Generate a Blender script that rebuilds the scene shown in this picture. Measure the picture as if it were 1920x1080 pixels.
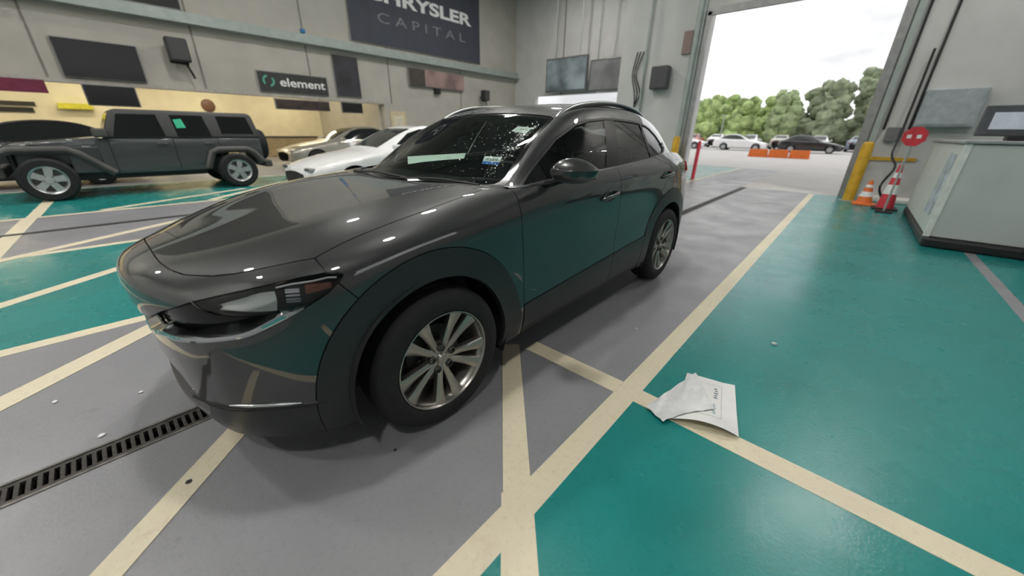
import bpy, bmesh, math, random
import numpy as np
from mathutils import Vector, Matrix
from math import sin, cos, pi, radians
for o in list(bpy.data.objects): bpy.data.objects.remove(o)
SC = bpy.context.scene
COL = SC.collection
random.seed(7); RNG = np.random.default_rng(7)
# ------------------------------------------------------------------ camera
CP = (0.867, 2.0543, 1.3359); YAW, PIT, ROL = -2.4164, 0.4068, 0.0158; FPX = 680.3
def camera():
    F = Vector((cos(YAW)*cos(PIT), sin(YAW)*cos(PIT), -sin(PIT))); R = Vector((sin(YAW), -cos(YAW), 0)); U = R.cross(F)
    R2 = cos(ROL)*R+sin(ROL)*U; U2 = -sin(ROL)*R+cos(ROL)*U
    cd = bpy.data.cameras.new('camera'); cd.sensor_width = 36; cd.lens = FPX/1920*36; cd.clip_start = .05; cd.clip_end = 400
    cd.dof.use_dof = True; cd.dof.focus_distance = 2.1; cd.dof.aperture_fstop = 1.15
    co = bpy.data.objects.new('camera', cd); COL.objects.link(co)
    m = Matrix.Identity(4)
    for i in range(3): m[i][0] = R2[i]; m[i][1] = U2[i]; m[i][2] = -F[i]; m[i][3] = CP[i]
    co.matrix_world = m; SC.camera = co
camera()
# ------------------------------------------------------------------ world, light levels, exposure
W = bpy.data.worlds.new('overcast'); SC.world = W; W.use_nodes = True
nt = W.node_tree; nt.nodes.clear()
wo = nt.nodes.new('ShaderNodeOutputWorld'); bg = nt.nodes.new('ShaderNodeBackground'); nz = nt.nodes.new('ShaderNodeTexNoise')
tc = nt.nodes.new('ShaderNodeTexCoord'); mp = nt.nodes.new('ShaderNodeMapping'); rp = nt.nodes.new('ShaderNodeValToRGB')
mp.inputs['Scale'].default_value = (1, 1, 2.6); nz.inputs['Scale'].default_value = 3.2; nz.inputs['Detail'].default_value = 4; nz.inputs['Roughness'].default_value = .5
rp.color_ramp.elements[0].position = .34; rp.color_ramp.elements[0].color = (.50, .51, .52, 1)
rp.color_ramp.elements[1].position = .56; rp.color_ramp.elements[1].color = (1, 1, 1, 1)
nt.links.new(tc.outputs['Generated'], mp.inputs[0]); nt.links.new(mp.outputs[0], nz.inputs[0]); nt.links.new(nz.outputs[0], rp.inputs[0]); nt.links.new(rp.outputs[0], bg.inputs[0]); nt.links.new(bg.outputs[0], wo.inputs[0])
bg.inputs[1].default_value = 1.45
LAMP = 250.0         # high-bay lamp emission
WARM = 34.0          # warm strip lights in the back bay
SC.view_settings.view_transform = 'Standard'; SC.view_settings.look = 'None'; SC.view_settings.gamma = 1
SC.view_settings.use_curve_mapping = False; SC.view_settings.exposure = 0.08
# ------------------------------------------------------------------ materials
MATS = {}
def mat(name, col, rough=.5, metal=0., var=.12, scale=8., bump=0., bscale=60., coat=0., crough=.03, cior=1.5, spec=.5, emit=None, estr=0., detail=4., col2=None):
    if name in MATS: return MATS[name]
    m = bpy.data.materials.new(name); m.use_nodes = True; t = m.node_tree; b = t.nodes['Principled BSDF']
    tc = t.nodes.new('ShaderNodeTexCoord'); n = t.nodes.new('ShaderNodeTexNoise'); r = t.nodes.new('ShaderNodeValToRGB')
    n.inputs['Scale'].default_value = scale; n.inputs['Detail'].default_value = detail; t.links.new(tc.outputs['Object'], n.inputs['Vector'])
    c0 = tuple(c*(1-var) for c in col[:3]); c1 = tuple(min(1, c*(1+var)) for c in col[:3]) if col2 is None else col2
    r.color_ramp.elements[0].position = .35; r.color_ramp.elements[1].position = .68
    r.color_ramp.elements[0].color = (*c0, 1); r.color_ramp.elements[1].color = (*c1[:3], 1)
    t.links.new(n.outputs['Fac'], r.inputs[0]); t.links.new(r.outputs[0], b.inputs['Base Color'])
    b.inputs['Roughness'].default_value = rough; b.inputs['Metallic'].default_value = metal
    b.inputs['Coat Weight'].default_value = coat; b.inputs['Coat Roughness'].default_value = crough; b.inputs['Coat IOR'].default_value = cior; b.inputs['Specular IOR Level'].default_value = spec
    if emit: b.inputs['Emission Color'].default_value = (*emit, 1); b.inputs['Emission Strength'].default_value = estr
    if bump:
        n2 = t.nodes.new('ShaderNodeTexNoise'); n2.inputs['Scale'].default_value = bscale; n2.inputs['Detail'].default_value = 3
        bp = t.nodes.new('ShaderNodeBump'); bp.inputs['Strength'].default_value = bump; bp.inputs['Distance'].default_value = .01
        t.links.new(tc.outputs['Object'], n2.inputs['Vector']); t.links.new(n2.outputs['Fac'], bp.inputs['Height']); t.links.new(bp.outputs[0], b.inputs['Normal'])
    MATS[name] = m; return m
def glassmat(name, tint, refl=.05, gloss_rough=.02, drops=0.):
    if name in MATS: return MATS[name]
    m = bpy.data.materials.new(name); m.use_nodes = True; t = m.node_tree; t.nodes.clear()
    o = t.nodes.new('ShaderNodeOutputMaterial'); tr = t.nodes.new('ShaderNodeBsdfTransparent'); gl = t.nodes.new('ShaderNodeBsdfGlossy'); mx = t.nodes.new('ShaderNodeMixShader'); fr = t.nodes.new('ShaderNodeFresnel')
    tr.inputs[0].default_value = (*tint, 1); gl.inputs['Roughness'].default_value = gloss_rough; fr.inputs[0].default_value = 1.5+refl*2
    t.links.new(fr.outputs[0], mx.inputs[0]); t.links.new(tr.outputs[0], mx.inputs[1]); t.links.new(gl.outputs[0], mx.inputs[2]); t.links.new(mx.outputs[0], o.inputs[0])
    nz = t.nodes.new('ShaderNodeTexNoise'); nz.inputs['Scale'].default_value = 3; tc = t.nodes.new('ShaderNodeTexCoord'); rp = t.nodes.new('ShaderNodeValToRGB')
    rp.color_ramp.elements[0].color = (*[c*.93 for c in tint], 1); rp.color_ramp.elements[1].color = (*tint, 1)
    t.links.new(tc.outputs['Object'], nz.inputs['Vector']); t.links.new(nz.outputs['Fac'], rp.inputs[0]); t.links.new(rp.outputs[0], tr.inputs[0])
    MATS[name] = m; return m
def floor_mat(name, col, stain, rough=.42, wet=.2):
    m = bpy.data.materials.new(name); m.use_nodes = True; t = m.node_tree; b = t.nodes['Principled BSDF']
    tc = t.nodes.new('ShaderNodeTexCoord')
    def noise(s, d, ro=.55):
        n = t.nodes.new('ShaderNodeTexNoise'); n.inputs['Scale'].default_value = s; n.inputs['Detail'].default_value = d; n.inputs['Roughness'].default_value = ro
        t.links.new(tc.outputs['Object'], n.inputs['Vector']); return n
    def ramp(n, a, ca, bb, cb):
        r = t.nodes.new('ShaderNodeValToRGB'); r.color_ramp.elements[0].position = a; r.color_ramp.elements[0].color = (*ca, 1)
        r.color_ramp.elements[1].position = bb; r.color_ramp.elements[1].color = (*cb, 1); t.links.new(n.outputs['Fac'], r.inputs[0]); return r
    def mix(f, a, c):
        x = t.nodes.new('ShaderNodeMix'); x.data_type = 'RGBA'; x.blend_type = 'MULTIPLY'; x.inputs[0].default_value = f
        t.links.new(a.outputs[0] if hasattr(a, 'outputs') and a.bl_idname != 'ShaderNodeMix' else a.outputs[2], x.inputs[6]); t.links.new(c.outputs[0], x.inputs[7]); return x
    base = ramp(noise(1.1, 5), .3, tuple(c*.92 for c in col), .7, tuple(min(1, c*1.07) for c in col))
    fine = ramp(noise(38, 5, .7), .30, (.72, .72, .72), .48, (1, 1, 1))
    st = ramp(noise(2.6, 7, .68), .24, stain, .40, (1, 1, 1))
    sp = ramp(noise(95, 2), .24, (.35, .35, .35), .29, (1, 1, 1))
    x = mix(.45, base, fine); x = mix(.75, x, st); x = mix(.7, x, sp)
    t.links.new(x.outputs[2], b.inputs['Base Color'])
    rr = t.nodes.new('ShaderNodeMapRange'); n = noise(1.7, 5); rr.inputs[1].default_value = .3; rr.inputs[2].default_value = .7; rr.inputs[3].default_value = rough-wet/2; rr.inputs[4].default_value = rough+wet/2
    t.links.new(n.outputs['Fac'], rr.inputs[0]); t.links.new(rr.outputs[0], b.inputs['Roughness']); b.inputs['Specular IOR Level'].default_value = .45
    bp = t.nodes.new('ShaderNodeBump'); bp.inputs['Strength'].default_value = .16; bp.inputs['Distance'].default_value = .004
    n2 = noise(70, 4); t.links.new(n2.outputs['Fac'], bp.inputs['Height']); t.links.new(bp.outputs[0], b.inputs['Normal'])
    MATS[name] = m; return m
# ------------------------------------------------------------------ mesh helpers
def link(name, me, m, parent=None):
    o = bpy.data.objects.new(name, me); COL.objects.link(o)
    if m is not None: me.materials.append(m)
    if parent is not None:
        o.parent = parent; o.matrix_parent_inverse = Matrix.Translation(-parent.location)
    return o
def tag(o, label, cat, group=None, kind=None):
    o['label'] = label; o['category'] = cat
    if group: o['group'] = group
    if kind: o['kind'] = kind
    return o
def thing(name, label, cat, loc=(0, 0, 0), group=None):
    o = bpy.data.objects.new(name, None); COL.objects.link(o); o.location = loc; o.empty_display_size = .1
    return tag(o, label, cat, group)
def struct(o): o['kind'] = 'structure'; return o
class MB:
    def __init__(s): s.v = []; s.f = []
    def add(s, V, F):
        n = len(s.v); s.v += [tuple(map(float, p)) for p in V]; s.f += [tuple(i+n for i in f) for f in F]; return s
    def box(s, x0, x1, y0, y1, z0, z1, b=0.):
        x0, x1 = sorted((x0, x1)); y0, y1 = sorted((y0, y1)); z0, z1 = sorted((z0, z1))
        if b <= 0:
            V = [(x, y, z) for z in (z0, z1) for y in (y0, y1) for x in (x0, x1)]
            return s.add(V, [(0, 2, 3, 1), (4, 5, 7, 6), (0, 1, 5, 4), (2, 6, 7, 3), (0, 4, 6, 2), (1, 3, 7, 5)])
        b = min(b, (x1-x0)*.49, (y1-y0)*.49, (z1-z0)*.49)
        bm = bmesh.new(); bmesh.ops.create_cube(bm, size=1)
        for v in bm.verts: v.co = Vector(((x0+x1)/2+v.co.x*(x1-x0), (y0+y1)/2+v.co.y*(y1-y0), (z0+z1)/2+v.co.z*(z1-z0)))
        bmesh.ops.bevel(bm, geom=list(bm.edges), offset=b, segments=2, affect='EDGES', profile=.5)
        bm.verts.index_update(); V = [tuple(v.co) for v in bm.verts]; F = [tuple(v.index for v in f.verts) for f in bm.faces]; bm.free(); return s.add(V, F)
    def quad(s, a, b, c, d): return s.add([a, b, c, d], [(0, 1, 2, 3)])
    def cyl(s, p0, p1, r, r1=None, n=16, cap=True):
        p0, p1 = Vector(p0), Vector(p1); r1 = r if r1 is None else r1; d = (p1-p0).normalized(); u = d.orthogonal().normalized(); w = d.cross(u)
        V = [p0+(u*cos(a)+w*sin(a))*r for a in [2*pi*i/n for i in range(n)]]+[p1+(u*cos(a)+w*sin(a))*r1 for a in [2*pi*i/n for i in range(n)]]
        F = [(i, (i+1) % n, n+(i+1) % n, n+i) for i in range(n)]
        if cap: F += [tuple(range(n))[::-1], tuple(range(n, 2*n))]
        return s.add(V, F)
    def tube(s, pts, r, n=8, closed=False, flat=1., up=(0, 0, 1)):
        P = [Vector(p) for p in pts]; m = len(P); V = []; F = []; rr = r if hasattr(r, '__len__') else [r]*m; up = Vector(up)
        for i in range(m):
            d = (P[(i+1) % m]-P[i-1]) if closed else (P[min(i+1, m-1)]-P[max(i-1, 0)])
            d.normalize(); w = d.cross(up); w = w.normalized() if w.length > 1e-5 else d.orthogonal().normalized(); u = w.cross(d)
            for k in range(n): a = 2*pi*k/n; V.append(P[i]+w*cos(a)*rr[i]+u*sin(a)*rr[i]*flat)
        for i in range(m if closed else m-1):
            j = (i+1) % m
            for k in range(n): F.append((i*n+k, i*n+(k+1) % n, j*n+(k+1) % n, j*n+k))
        if not closed: F += [tuple(range(n))[::-1], tuple(range((m-1)*n, m*n))]
        return s.add(V, F)
    def lathe(s, prof, o=(0, 0, 0), axis='y', n=48, closed=False):
        V = []; F = []; m = len(prof)
        for i in range(n):
            a = 2*pi*i/n
            for (r, h) in prof:
                p = {'y': (r*cos(a), h, r*sin(a)), 'z': (r*cos(a), r*sin(a), h), 'x': (h, r*cos(a), r*sin(a))}[axis]
                V.append((p[0]+o[0], p[1]+o[1], p[2]+o[2]))
        for i in range(n):
            j = (i+1) % n
            for k in range(m if closed else m-1):
                l = (k+1) % m; F.append((i*m+k, j*m+k, j*m+l, i*m+l))
        return s.add(V, F)
    def prism(s, poly, a0, a1, axis='z'):
        n = len(poly)
        def P(q, a): return {'z': (q[0], q[1], a), 'y': (q[0], a, q[1]), 'x': (a, q[0], q[1])}[axis]
        V = [P(q, a0) for q in poly]+[P(q, a1) for q in poly]
        return s.add(V, [tuple(range(n))[::-1], tuple(range(n, 2*n))]+[(i, (i+1) % n, n+(i+1) % n, n+i) for i in range(n)])
    def mesh(s, name, smooth=0):
        me = bpy.data.meshes.new(name); me.from_pydata(s.v, [], s.f); me.update()
        bm = bmesh.new(); bm.from_mesh(me); bmesh.ops.recalc_face_normals(bm, faces=bm.faces); bm.to_mesh(me); bm.free()
        if smooth:
            me.shade_smooth(); me.set_sharp_from_angle(angle=radians(smooth))
        return me
    def build(s, name, m, parent=None, smooth=0): return link(name, s.mesh(name, smooth), m, parent)
def dup(root, loc, label, group=None, rotz=0.):
    r = root.copy(); COL.objects.link(r); r.location = loc; r.rotation_euler = (0, 0, rotz); r['label'] = label
    if group: r['group'] = group
    for ch in [c for c in root.children]:
        c = ch.copy(); COL.objects.link(c); c.parent = r
        for g in [g for g in ch.children]:
            d = g.copy(); COL.objects.link(d); d.parent = c
    return r
def text_mesh(txt, size, m, name, parent, origin, width=None, depth=.004, shear=0., weight=0.):
    cu = bpy.data.curves.new(name, 'FONT'); cu.body = txt; cu.size = size; cu.extrude = depth; cu.offset = weight; cu.shear = shear; cu.align_x = 'CENTER'
    o = bpy.data.objects.new(name, cu); COL.objects.link(o); dg = bpy.context.evaluated_depsgraph_get(); me = bpy.data.meshes.new_from_object(o.evaluated_get(dg)); bpy.data.objects.remove(o)
    V = np.array([v.co[:] for v in me.vertices]); sx = 1 if width is None else width/(np.ptp(V[:, 0])); cx = (V[:, 0].max()+V[:, 0].min())/2
    for v in me.vertices:
        x, y, z = (v.co.x-cx)*sx, v.co.y, v.co.z; v.co = (origin[0]-x, origin[1]+z, origin[2]+y)
    me.materials.clear(); return link(name, me, m, parent)
# ------------------------------------------------------------------ setting: floor and paint
M_GREY = floor_mat('grey_floor_paint', (.235, .235, .25), (.45, .44, .43), .40, .22)
M_GREEN = floor_mat('green_floor_paint', (.013, .215, .205), (.80, .86, .85), .28, .14)
M_CREAM = floor_mat('cream_line_paint', (.68, .61, .45), (.70, .6, .56), .5, .1)
M_CONC = floor_mat('outdoor_concrete', (.52, .50, .48), (.8, .8, .8), .7, .1)
X0, X1, Y0, Y1 = -11.3, 9., -22., 14.
DY0, DY1 = -.145, .015   # drain slot
mb = MB()
for a, b in ((Y0, DY0), (DY1, Y1)): mb.box(-18.6 if b < 0 else X0, X1, a, b, -.12, 0)
FLOOR = struct(mb.build('floor', M_GREY))
NS = [0]
def strip(a, b, w, z=.0022):
    NS[0] += 1; z = .0016+.00017*NS[0]
    a = Vector((*a, 0)); b = Vector((*b, 0)); d = (b-a).normalized(); n = Vector((-d.y, d.x, 0))*w/2
    MB().prism([(a+n)[:2], (b+n)[:2], (b-n)[:2], (a-n)[:2]], 0.0002+.000004*NS[0], z).build('painted_line', M_CREAM, FLOOR)
def green(poly): MB().prism(poly, 0.0001, .0012).build('green_paint', M_GREEN, FLOOR)
green([(X0+.1, 1.45), (X1, 1.45), (X1, 3.4), (X0+.1, 3.4)])
green([(X0+.1, 3.5), (X1, 3.5), (X1, 8.5), (X0+.1, 8.5)])
green([(-18.3, -1.63), (X1, -1.63), (X1, -4.45), (-18.3, -4.45)])
green([(-18.3, -7.2), (X1, -7.2), (X1, -11.), (-18.3, -11.)])
for y in (1.455, -1.63, -4.45, -7.2, -11.): strip((X0+.2 if y > 0 else -18.3, y), (X1, y), .115, .0026)
strip((-.81, .75), (-.81, 1.4), .12); strip((-.81, 1.51), (-.70, 5.6), .12)
strip((-.72, .645), (.13, 1.45), .115); strip((.085, 1.405), (2.2, 3.38), .125)
strip((1.95, 1.31), (.45, -.07), .105)
strip((2.6, -.05), (.30, -1.85+.0), .145)
strip((2.9, -1.773), (-.65, -4.4), .13)
strip((1.85, -4.5), (1.68, -7.2), .16); strip((1.65, -7.25), (1.42, -10.9), .15)
strip((2.4, -3.95), (-2.3, -7.15), .13, .0024); strip((-.4, -4.5), (-3.6, -7.15), .13)
strip((-.6, -7.3), (-4.2, -10.9), .14); strip((.9, -7.3), (-1.5, -8.6), .14)
# trench drain along the lane
M_IRON = mat('cast_iron', (.06, .055, .052), .55, .6, .35, 30, .3, 80); M_PIT = mat('drain_pit', (.012, .011, .011), .9)
def drain(label, y0, y1, xa, xb, fine):
    t = thing('trench_drain', label, 'drain', ((xa+xb)/2, (y0+y1)/2, 0))
    MB().box(xa, xb, y0, y1, -.12, -.1).build('pit', M_PIT, t)
    for ya, yb in ((y0, y0+.014), (y1-.014, y1)): MB().box(xa, xb, ya, yb, -.1, .004).build('frame_rail', mat('galvanised_frame', (.16, .15, .14), .45, .7, .3, 20), t)
    me1 = MB().box(-.0078, .0078, y0+.034, y1-.034, -.022, 0., .002).mesh('bar')
    for ya, yb in ((y0+.015, y0+.036), (y1-.036, y1-.015)): MB().box(xa, xb, ya, yb, -.022, 0).build('grate_edge', M_IRON, t)
    x = xb-.01; n = 0; n_part = 0
    st = MB()
    me1.materials.append(M_IRON)
    while x > xa:
        if x < 1.8 and n_part < fine:
            n_part += 1
            o = bpy.data.objects.new('bar', me1); COL.objects.link(o); o.parent = t; o.matrix_parent_inverse = Matrix.Translation(-t.location); o.location = (x, 0, 0)
        else: st.box(x-.0078, x+.0078, y0+.034, y1-.034, -.022, 0)
        if n % 33 == 15 and x > -1:
            o = MB().box(x-.028, x+.004, y0+.034, y1-.034, -.022, -.003, .003).build('lock_plate', M_IRON, t)
        x -= .0305; n += 1
    if st.v: st.build('far_bars', M_IRON, t)['kind'] = 'stuff'
drain('cast iron slotted trench drain running under the crossover', DY0, DY1, X0+.05, X1-4, 90)
M_DK = mat('dark_gap', (.02, .02, .02), .9)
tag(MB().box(-18.3, X1-4, -5.93, -5.80, .0002, .004).build('trench_drain', M_IRON), 'dark trench drain line in the far grey lane before the boxy off-roader', 'drain')
# ------------------------------------------------------------------ setting: walls, ceiling, doorways
M_WALL = mat('precast_wall', (.44, .42, .375), .8, 0, .06, 1.2, .12, 25); M_WALLC = mat('painted_end_wall', (.55, .545, .535), .75, 0, .05, 1.5, .1, 30)
M_CEIL = mat('ceiling_deck', (.44, .44, .43), .85, 0, .08, 1.); M_STEEL = mat('grey_green_steel', (.36, .40, .385), .5, .2, .08, 4)
M_SEAM = mat('panel_seam', (.22, .20, .18), .9)
WY = -15.
mb = MB(); zt = 11.5
mb.box(-18.7, 9, WY-.3, WY, 2.46, zt); mb.box(-18.7, -9.2, WY-.3, WY, 0, 2.46)
wl = struct(mb.build('wall_left', M_WALL))
for x in (.88, -2.6, -6.1, -9.6, -13.9, 4.4):
    MB().box(x-.025, x+.025, WY, WY+.012, 2.46, zt).build('panel_joint', M_SEAM, wl)
MB().box(-18.7, 9, WY, WY+.2, 4.34, 4.62).build('wall_beam', M_STEEL, wl); MB().box(-18.7, 9, WY, WY+.34, 4.30, 4.36).build('beam_flange', M_STEEL, wl)
MB().box(-9.2, 9, WY-.3, WY+.03, 2.42, 2.52).build('opening_lintel', mat('lintel_steel', (.42, .40, .36), .6), wl)
# back bay behind the opening
struct(MB().box(-18.7, 9, Y0-.3, Y0, 0, 3.6).build('wall_back', mat('cream_back_wall', (.80, .75, .58), .8, 0, .05, 2)))
struct(MB().box(-18.7, 9, Y0, WY-.3, 3.5, 3.7).build('ceiling_back_bay', mat('bay_ceiling', (.7, .66, .55), .8)))
struct(MB().box(-9.3, -9.1, Y0, WY-.3, 0, 3.5).build('wall_back_bay_end', M_WALL))
# end wall with the big door (the pier stands forward of the far end wall)
EX = -11.3; DL, DR, DH = -1.9, 2.05, 4.3
PL = -4.3; FX = -18.4
we = MB().box(EX-.35, EX, DR, Y1, 0, zt).box(EX-.35, EX, PL, DL, 0, zt).box(EX-.35, EX, DL, DR, DH, zt).box(FX-.3, EX-.35, PL, PL+.3, 0, zt)
we = struct(we.build('wall_end', M_WALLC))
we2 = MB().box(FX-.3, FX, WY-.3, -13.4, 0, zt).box(FX-.3, FX, -6.3, PL, 0, zt).box(FX-.3, FX, -13.4, -6.3, 3.3, zt)
we2 = struct(we2.build('wall_far_end', M_WALLC))
for y in (-11.5, -9.3, -6.2): MB().box(FX, FX+.03, y-.03, y+.03, 3.3, zt).build('panel_joint', M_SEAM, we2)
d = struct(MB().box(EX, EX+.10, DL-.02, DL+.1, 0, DH).box(EX, EX+.10, DR-.1, DR+.06, 0, DH).box(EX, EX+.1, DL, DR, DH-.08, DH+.08).build('door_1', mat('door_track', (.30, .30, .30), .4, .4)))
for y in (DL-.12, DR+.14): MB().box(EX, EX+.07, y-.05, y+.05, 0, DH+.6).build('track_rail', M_STEEL, d)
struct(MB().box(X0-.35, 9.3, Y1, Y1+.3, 0, 4.6).box(X0-.35, 9.3, Y1, Y1+.3, 7.6, zt).box(X0-.35, -9.2, Y1, Y1+.3, 4.6, 7.6).box(4.5, 9.3, Y1, Y1+.3, 4.6, 7.6).build('wall_right', M_WALLC)); struct(MB().box(9, 9.3, Y0, Y1, 0, zt).build('wall_front', M_WALLC))
ce = struct(MB().box(-18.7, 9.3, WY-.3, Y1+.3, zt, zt+.25).build('ceiling', M_CEIL))
for x in (-9, -4.5, 0, 4.5): MB().box(x-.1, x+.1, WY, Y1, zt-.45, zt-.02).build('roof_beam', M_STEEL, ce)
# ceiling lights
M_TUBE = mat('lamp_diffuser', (.9, .9, .9), .4, emit=(1., .97, .92), estr=LAMP); M_HOUS = mat('lamp_housing', (.7, .7, .7), .4, .3)
lt = None
LP = [(-4.43, -4.63), (-2.8, -9.2), (-9.6, 3.6), (-1., -.15), (3.6, -6.2), (-9.2, -9.), (3.8, 4.2), (6.6, -1.6), (-14.5, -9.5), (5.5, -12.)]
for i, (x, y) in enumerate(LP):
    lab = 'round white high-bay lamp hanging from the ceiling above the lanes'
    if lt is None:
        lt = thing('ceiling_light', lab, 'light', (0, 0, 0), 'ceiling lights')
        MB().lathe([(.30, .0), (.32, .01), (.31, .10), (.20, .16), (.10, .30), (0, .31)], axis='z', n=32).build('housing', M_HOUS, lt, 40); MB().lathe([(0, .004), (.29, .004), (.29, .02), (0, .02)], axis='z', n=32).build('diffuser', M_TUBE, lt); MB().cyl((0, 0, .31), (0, 0, 3.1), .012, n=6).build('hanger', M_HOUS, lt)
        lt.location = (x, y, 8.4)
        for ch in lt.children: ch.matrix_parent_inverse = Matrix.Identity(4)
    else: dup(lt, (x, y, 8.4), lab, 'ceiling lights')
M_WTUBE = mat('warm_diffuser', (.9, .85, .6), .4, emit=(1., .87, .60), estr=WARM); wt = None
for x in (-7.2, -3.6, 0., 3.6, 7.):
    for y in (-20.2, -17.2):
        if wt is None:
            wt = thing('strip_light', 'warm strip light on the ceiling of the back bay', 'light', (0, 0, 0), 'strip lights in the back bay')
            MB().box(-.9, .9, -.12, .12, .04, .1).build('housing', M_HOUS, wt); MB().box(-.85, .85, -.1, .1, 0, .042).build('diffuser', M_WTUBE, wt); wt.location = (x, y, 3.4)
            for ch in wt.children: ch.matrix_parent_inverse = Matrix.Identity(4)
        else: dup(wt, (x, y, 3.4), 'warm strip light on the ceiling of the back bay', 'strip lights in the back bay')
# ------------------------------------------------------------------ outdoors
struct(MB().box(-140, EX, -70, 60, -.3, -.001).build('ground', M_CONC))
# ------------------------------------------------------------------ surface toolkit: subdivision cages and trimmed panels
# ---------- Catmull-Clark on quads ----------
def cc(V,Q,crease=()):
    n=len(V); E=np.sort(np.concatenate([Q[:,[0,1]],Q[:,[1,2]],Q[:,[2,3]],Q[:,[3,0]]]),1)
    U,inv=np.unique(E,axis=0,return_inverse=True); inv=inv.ravel(); m=len(Q)
    fe=inv.reshape(4,m).T
    F=V[Q].mean(1)
    cnt=np.bincount(inv,minlength=len(U)); fs=np.zeros((len(U),3)); np.add.at(fs,inv,np.tile(F,(4,1)))
    mid=(V[U[:,0]]+V[U[:,1]])/2
    bd=cnt==1
    if len(crease):
        key={tuple(e):i for i,e in enumerate(map(tuple,U))}
        sh=np.zeros(len(U),bool)
        for e in crease:
            k=key.get(tuple(sorted(e)))
            if k is not None: sh[k]=True
    else: sh=np.zeros(len(U),bool)
    shb=bd|sh
    EP=np.where(shb[:,None],mid,(V[U[:,0]]+V[U[:,1]]+fs)/4)
    val=np.zeros(n); vf=np.zeros((n,3)); ve=np.zeros((n,3))
    np.add.at(val,U.ravel(),1); np.add.at(ve,U[:,0],mid); np.add.at(ve,U[:,1],mid)
    nf=np.zeros(n); np.add.at(nf,Q.ravel(),1); np.add.at(vf,Q.ravel(),np.repeat(F,4,0))
    NP=(vf/nf[:,None]+2*ve/val[:,None]+(val-3)[:,None]*V)/val[:,None]
    sc=np.zeros(n); sv=np.zeros((n,3)); S=U[shb]
    np.add.at(sc,S.ravel(),1); np.add.at(sv,S[:,0],V[S[:,1]]); np.add.at(sv,S[:,1],V[S[:,0]])
    k=sc==2; NP[k]=.75*V[k]+.125*sv[k]
    k=sc>2; NP[k]=V[k]
    k=nf==1; NP[k]=V[k]            # open corners stay
    NV=np.concatenate([NP,EP,F]); q=Q; e=fe+n; f=(np.arange(m)+n+len(U))
    NQ=np.concatenate([np.stack([q[:,i],e[:,i],f,e[:,i-1]],1) for i in range(4)])
    ncr=[]
    for i in np.nonzero(sh)[0]: ncr+= [(U[i,0],n+i),(U[i,1],n+i)]
    return NV,NQ,ncr
def smooth_cage(T,Q,levels,crease=(),iters=3,damp=.9):
    P=T.copy(); n=len(T)
    for _ in range(iters):
        V,q,c_=P,Q,crease
        for k in range(2): V,q,c_=cc(V,q,c_)
        P=P+damp*(T-V[:n])
    V,q,c_=P,Q,crease
    for k in range(levels): V,q,c_=cc(V,q,c_)
    return V,q
def vnormals(V,Q):
    N=np.zeros_like(V); d=np.cross(V[Q[:,2]]-V[Q[:,0]],V[Q[:,3]]-V[Q[:,1]])
    for k in range(4): np.add.at(N,Q[:,k],d)
    return N/np.maximum(np.linalg.norm(N,axis=1,keepdims=True),1e-12)
class Cage:
    def __init__(s): s.v=[]; s.q=[]; s.k={}; s.cr=[]
    def p(s,x,y,z):
        k=(round(x,4),round(y,4),round(z,4))
        if k not in s.k: s.k[k]=len(s.v); s.v.append((x,y,z))
        return s.k[k]
    def grid(s,R):
        I=[[s.p(*a) for a in r] for r in R]
        for a,b in zip(I[:-1],I[1:]):
            for j in range(len(a)-1): s.q.append((a[j],b[j],b[j+1],a[j+1]))
        return I
    def build(s,levels,**k):
        V=np.array(s.v,float); Q=np.array(s.q)
        n=len(V); mir=np.arange(n); add=[]
        for i in range(n):
            if abs(V[i,1])>1e-6: mir[i]=n+len(add); add.append(V[i]*[1,-1,1])
        V2=np.concatenate([V,np.array(add)]); Q2=np.concatenate([Q,mir[Q][:,::-1]])
        cr=list(s.cr)+[(mir[a],mir[b]) for a,b in s.cr]
        return smooth_cage(V2,Q2,levels,crease=cr,**k)
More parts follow.
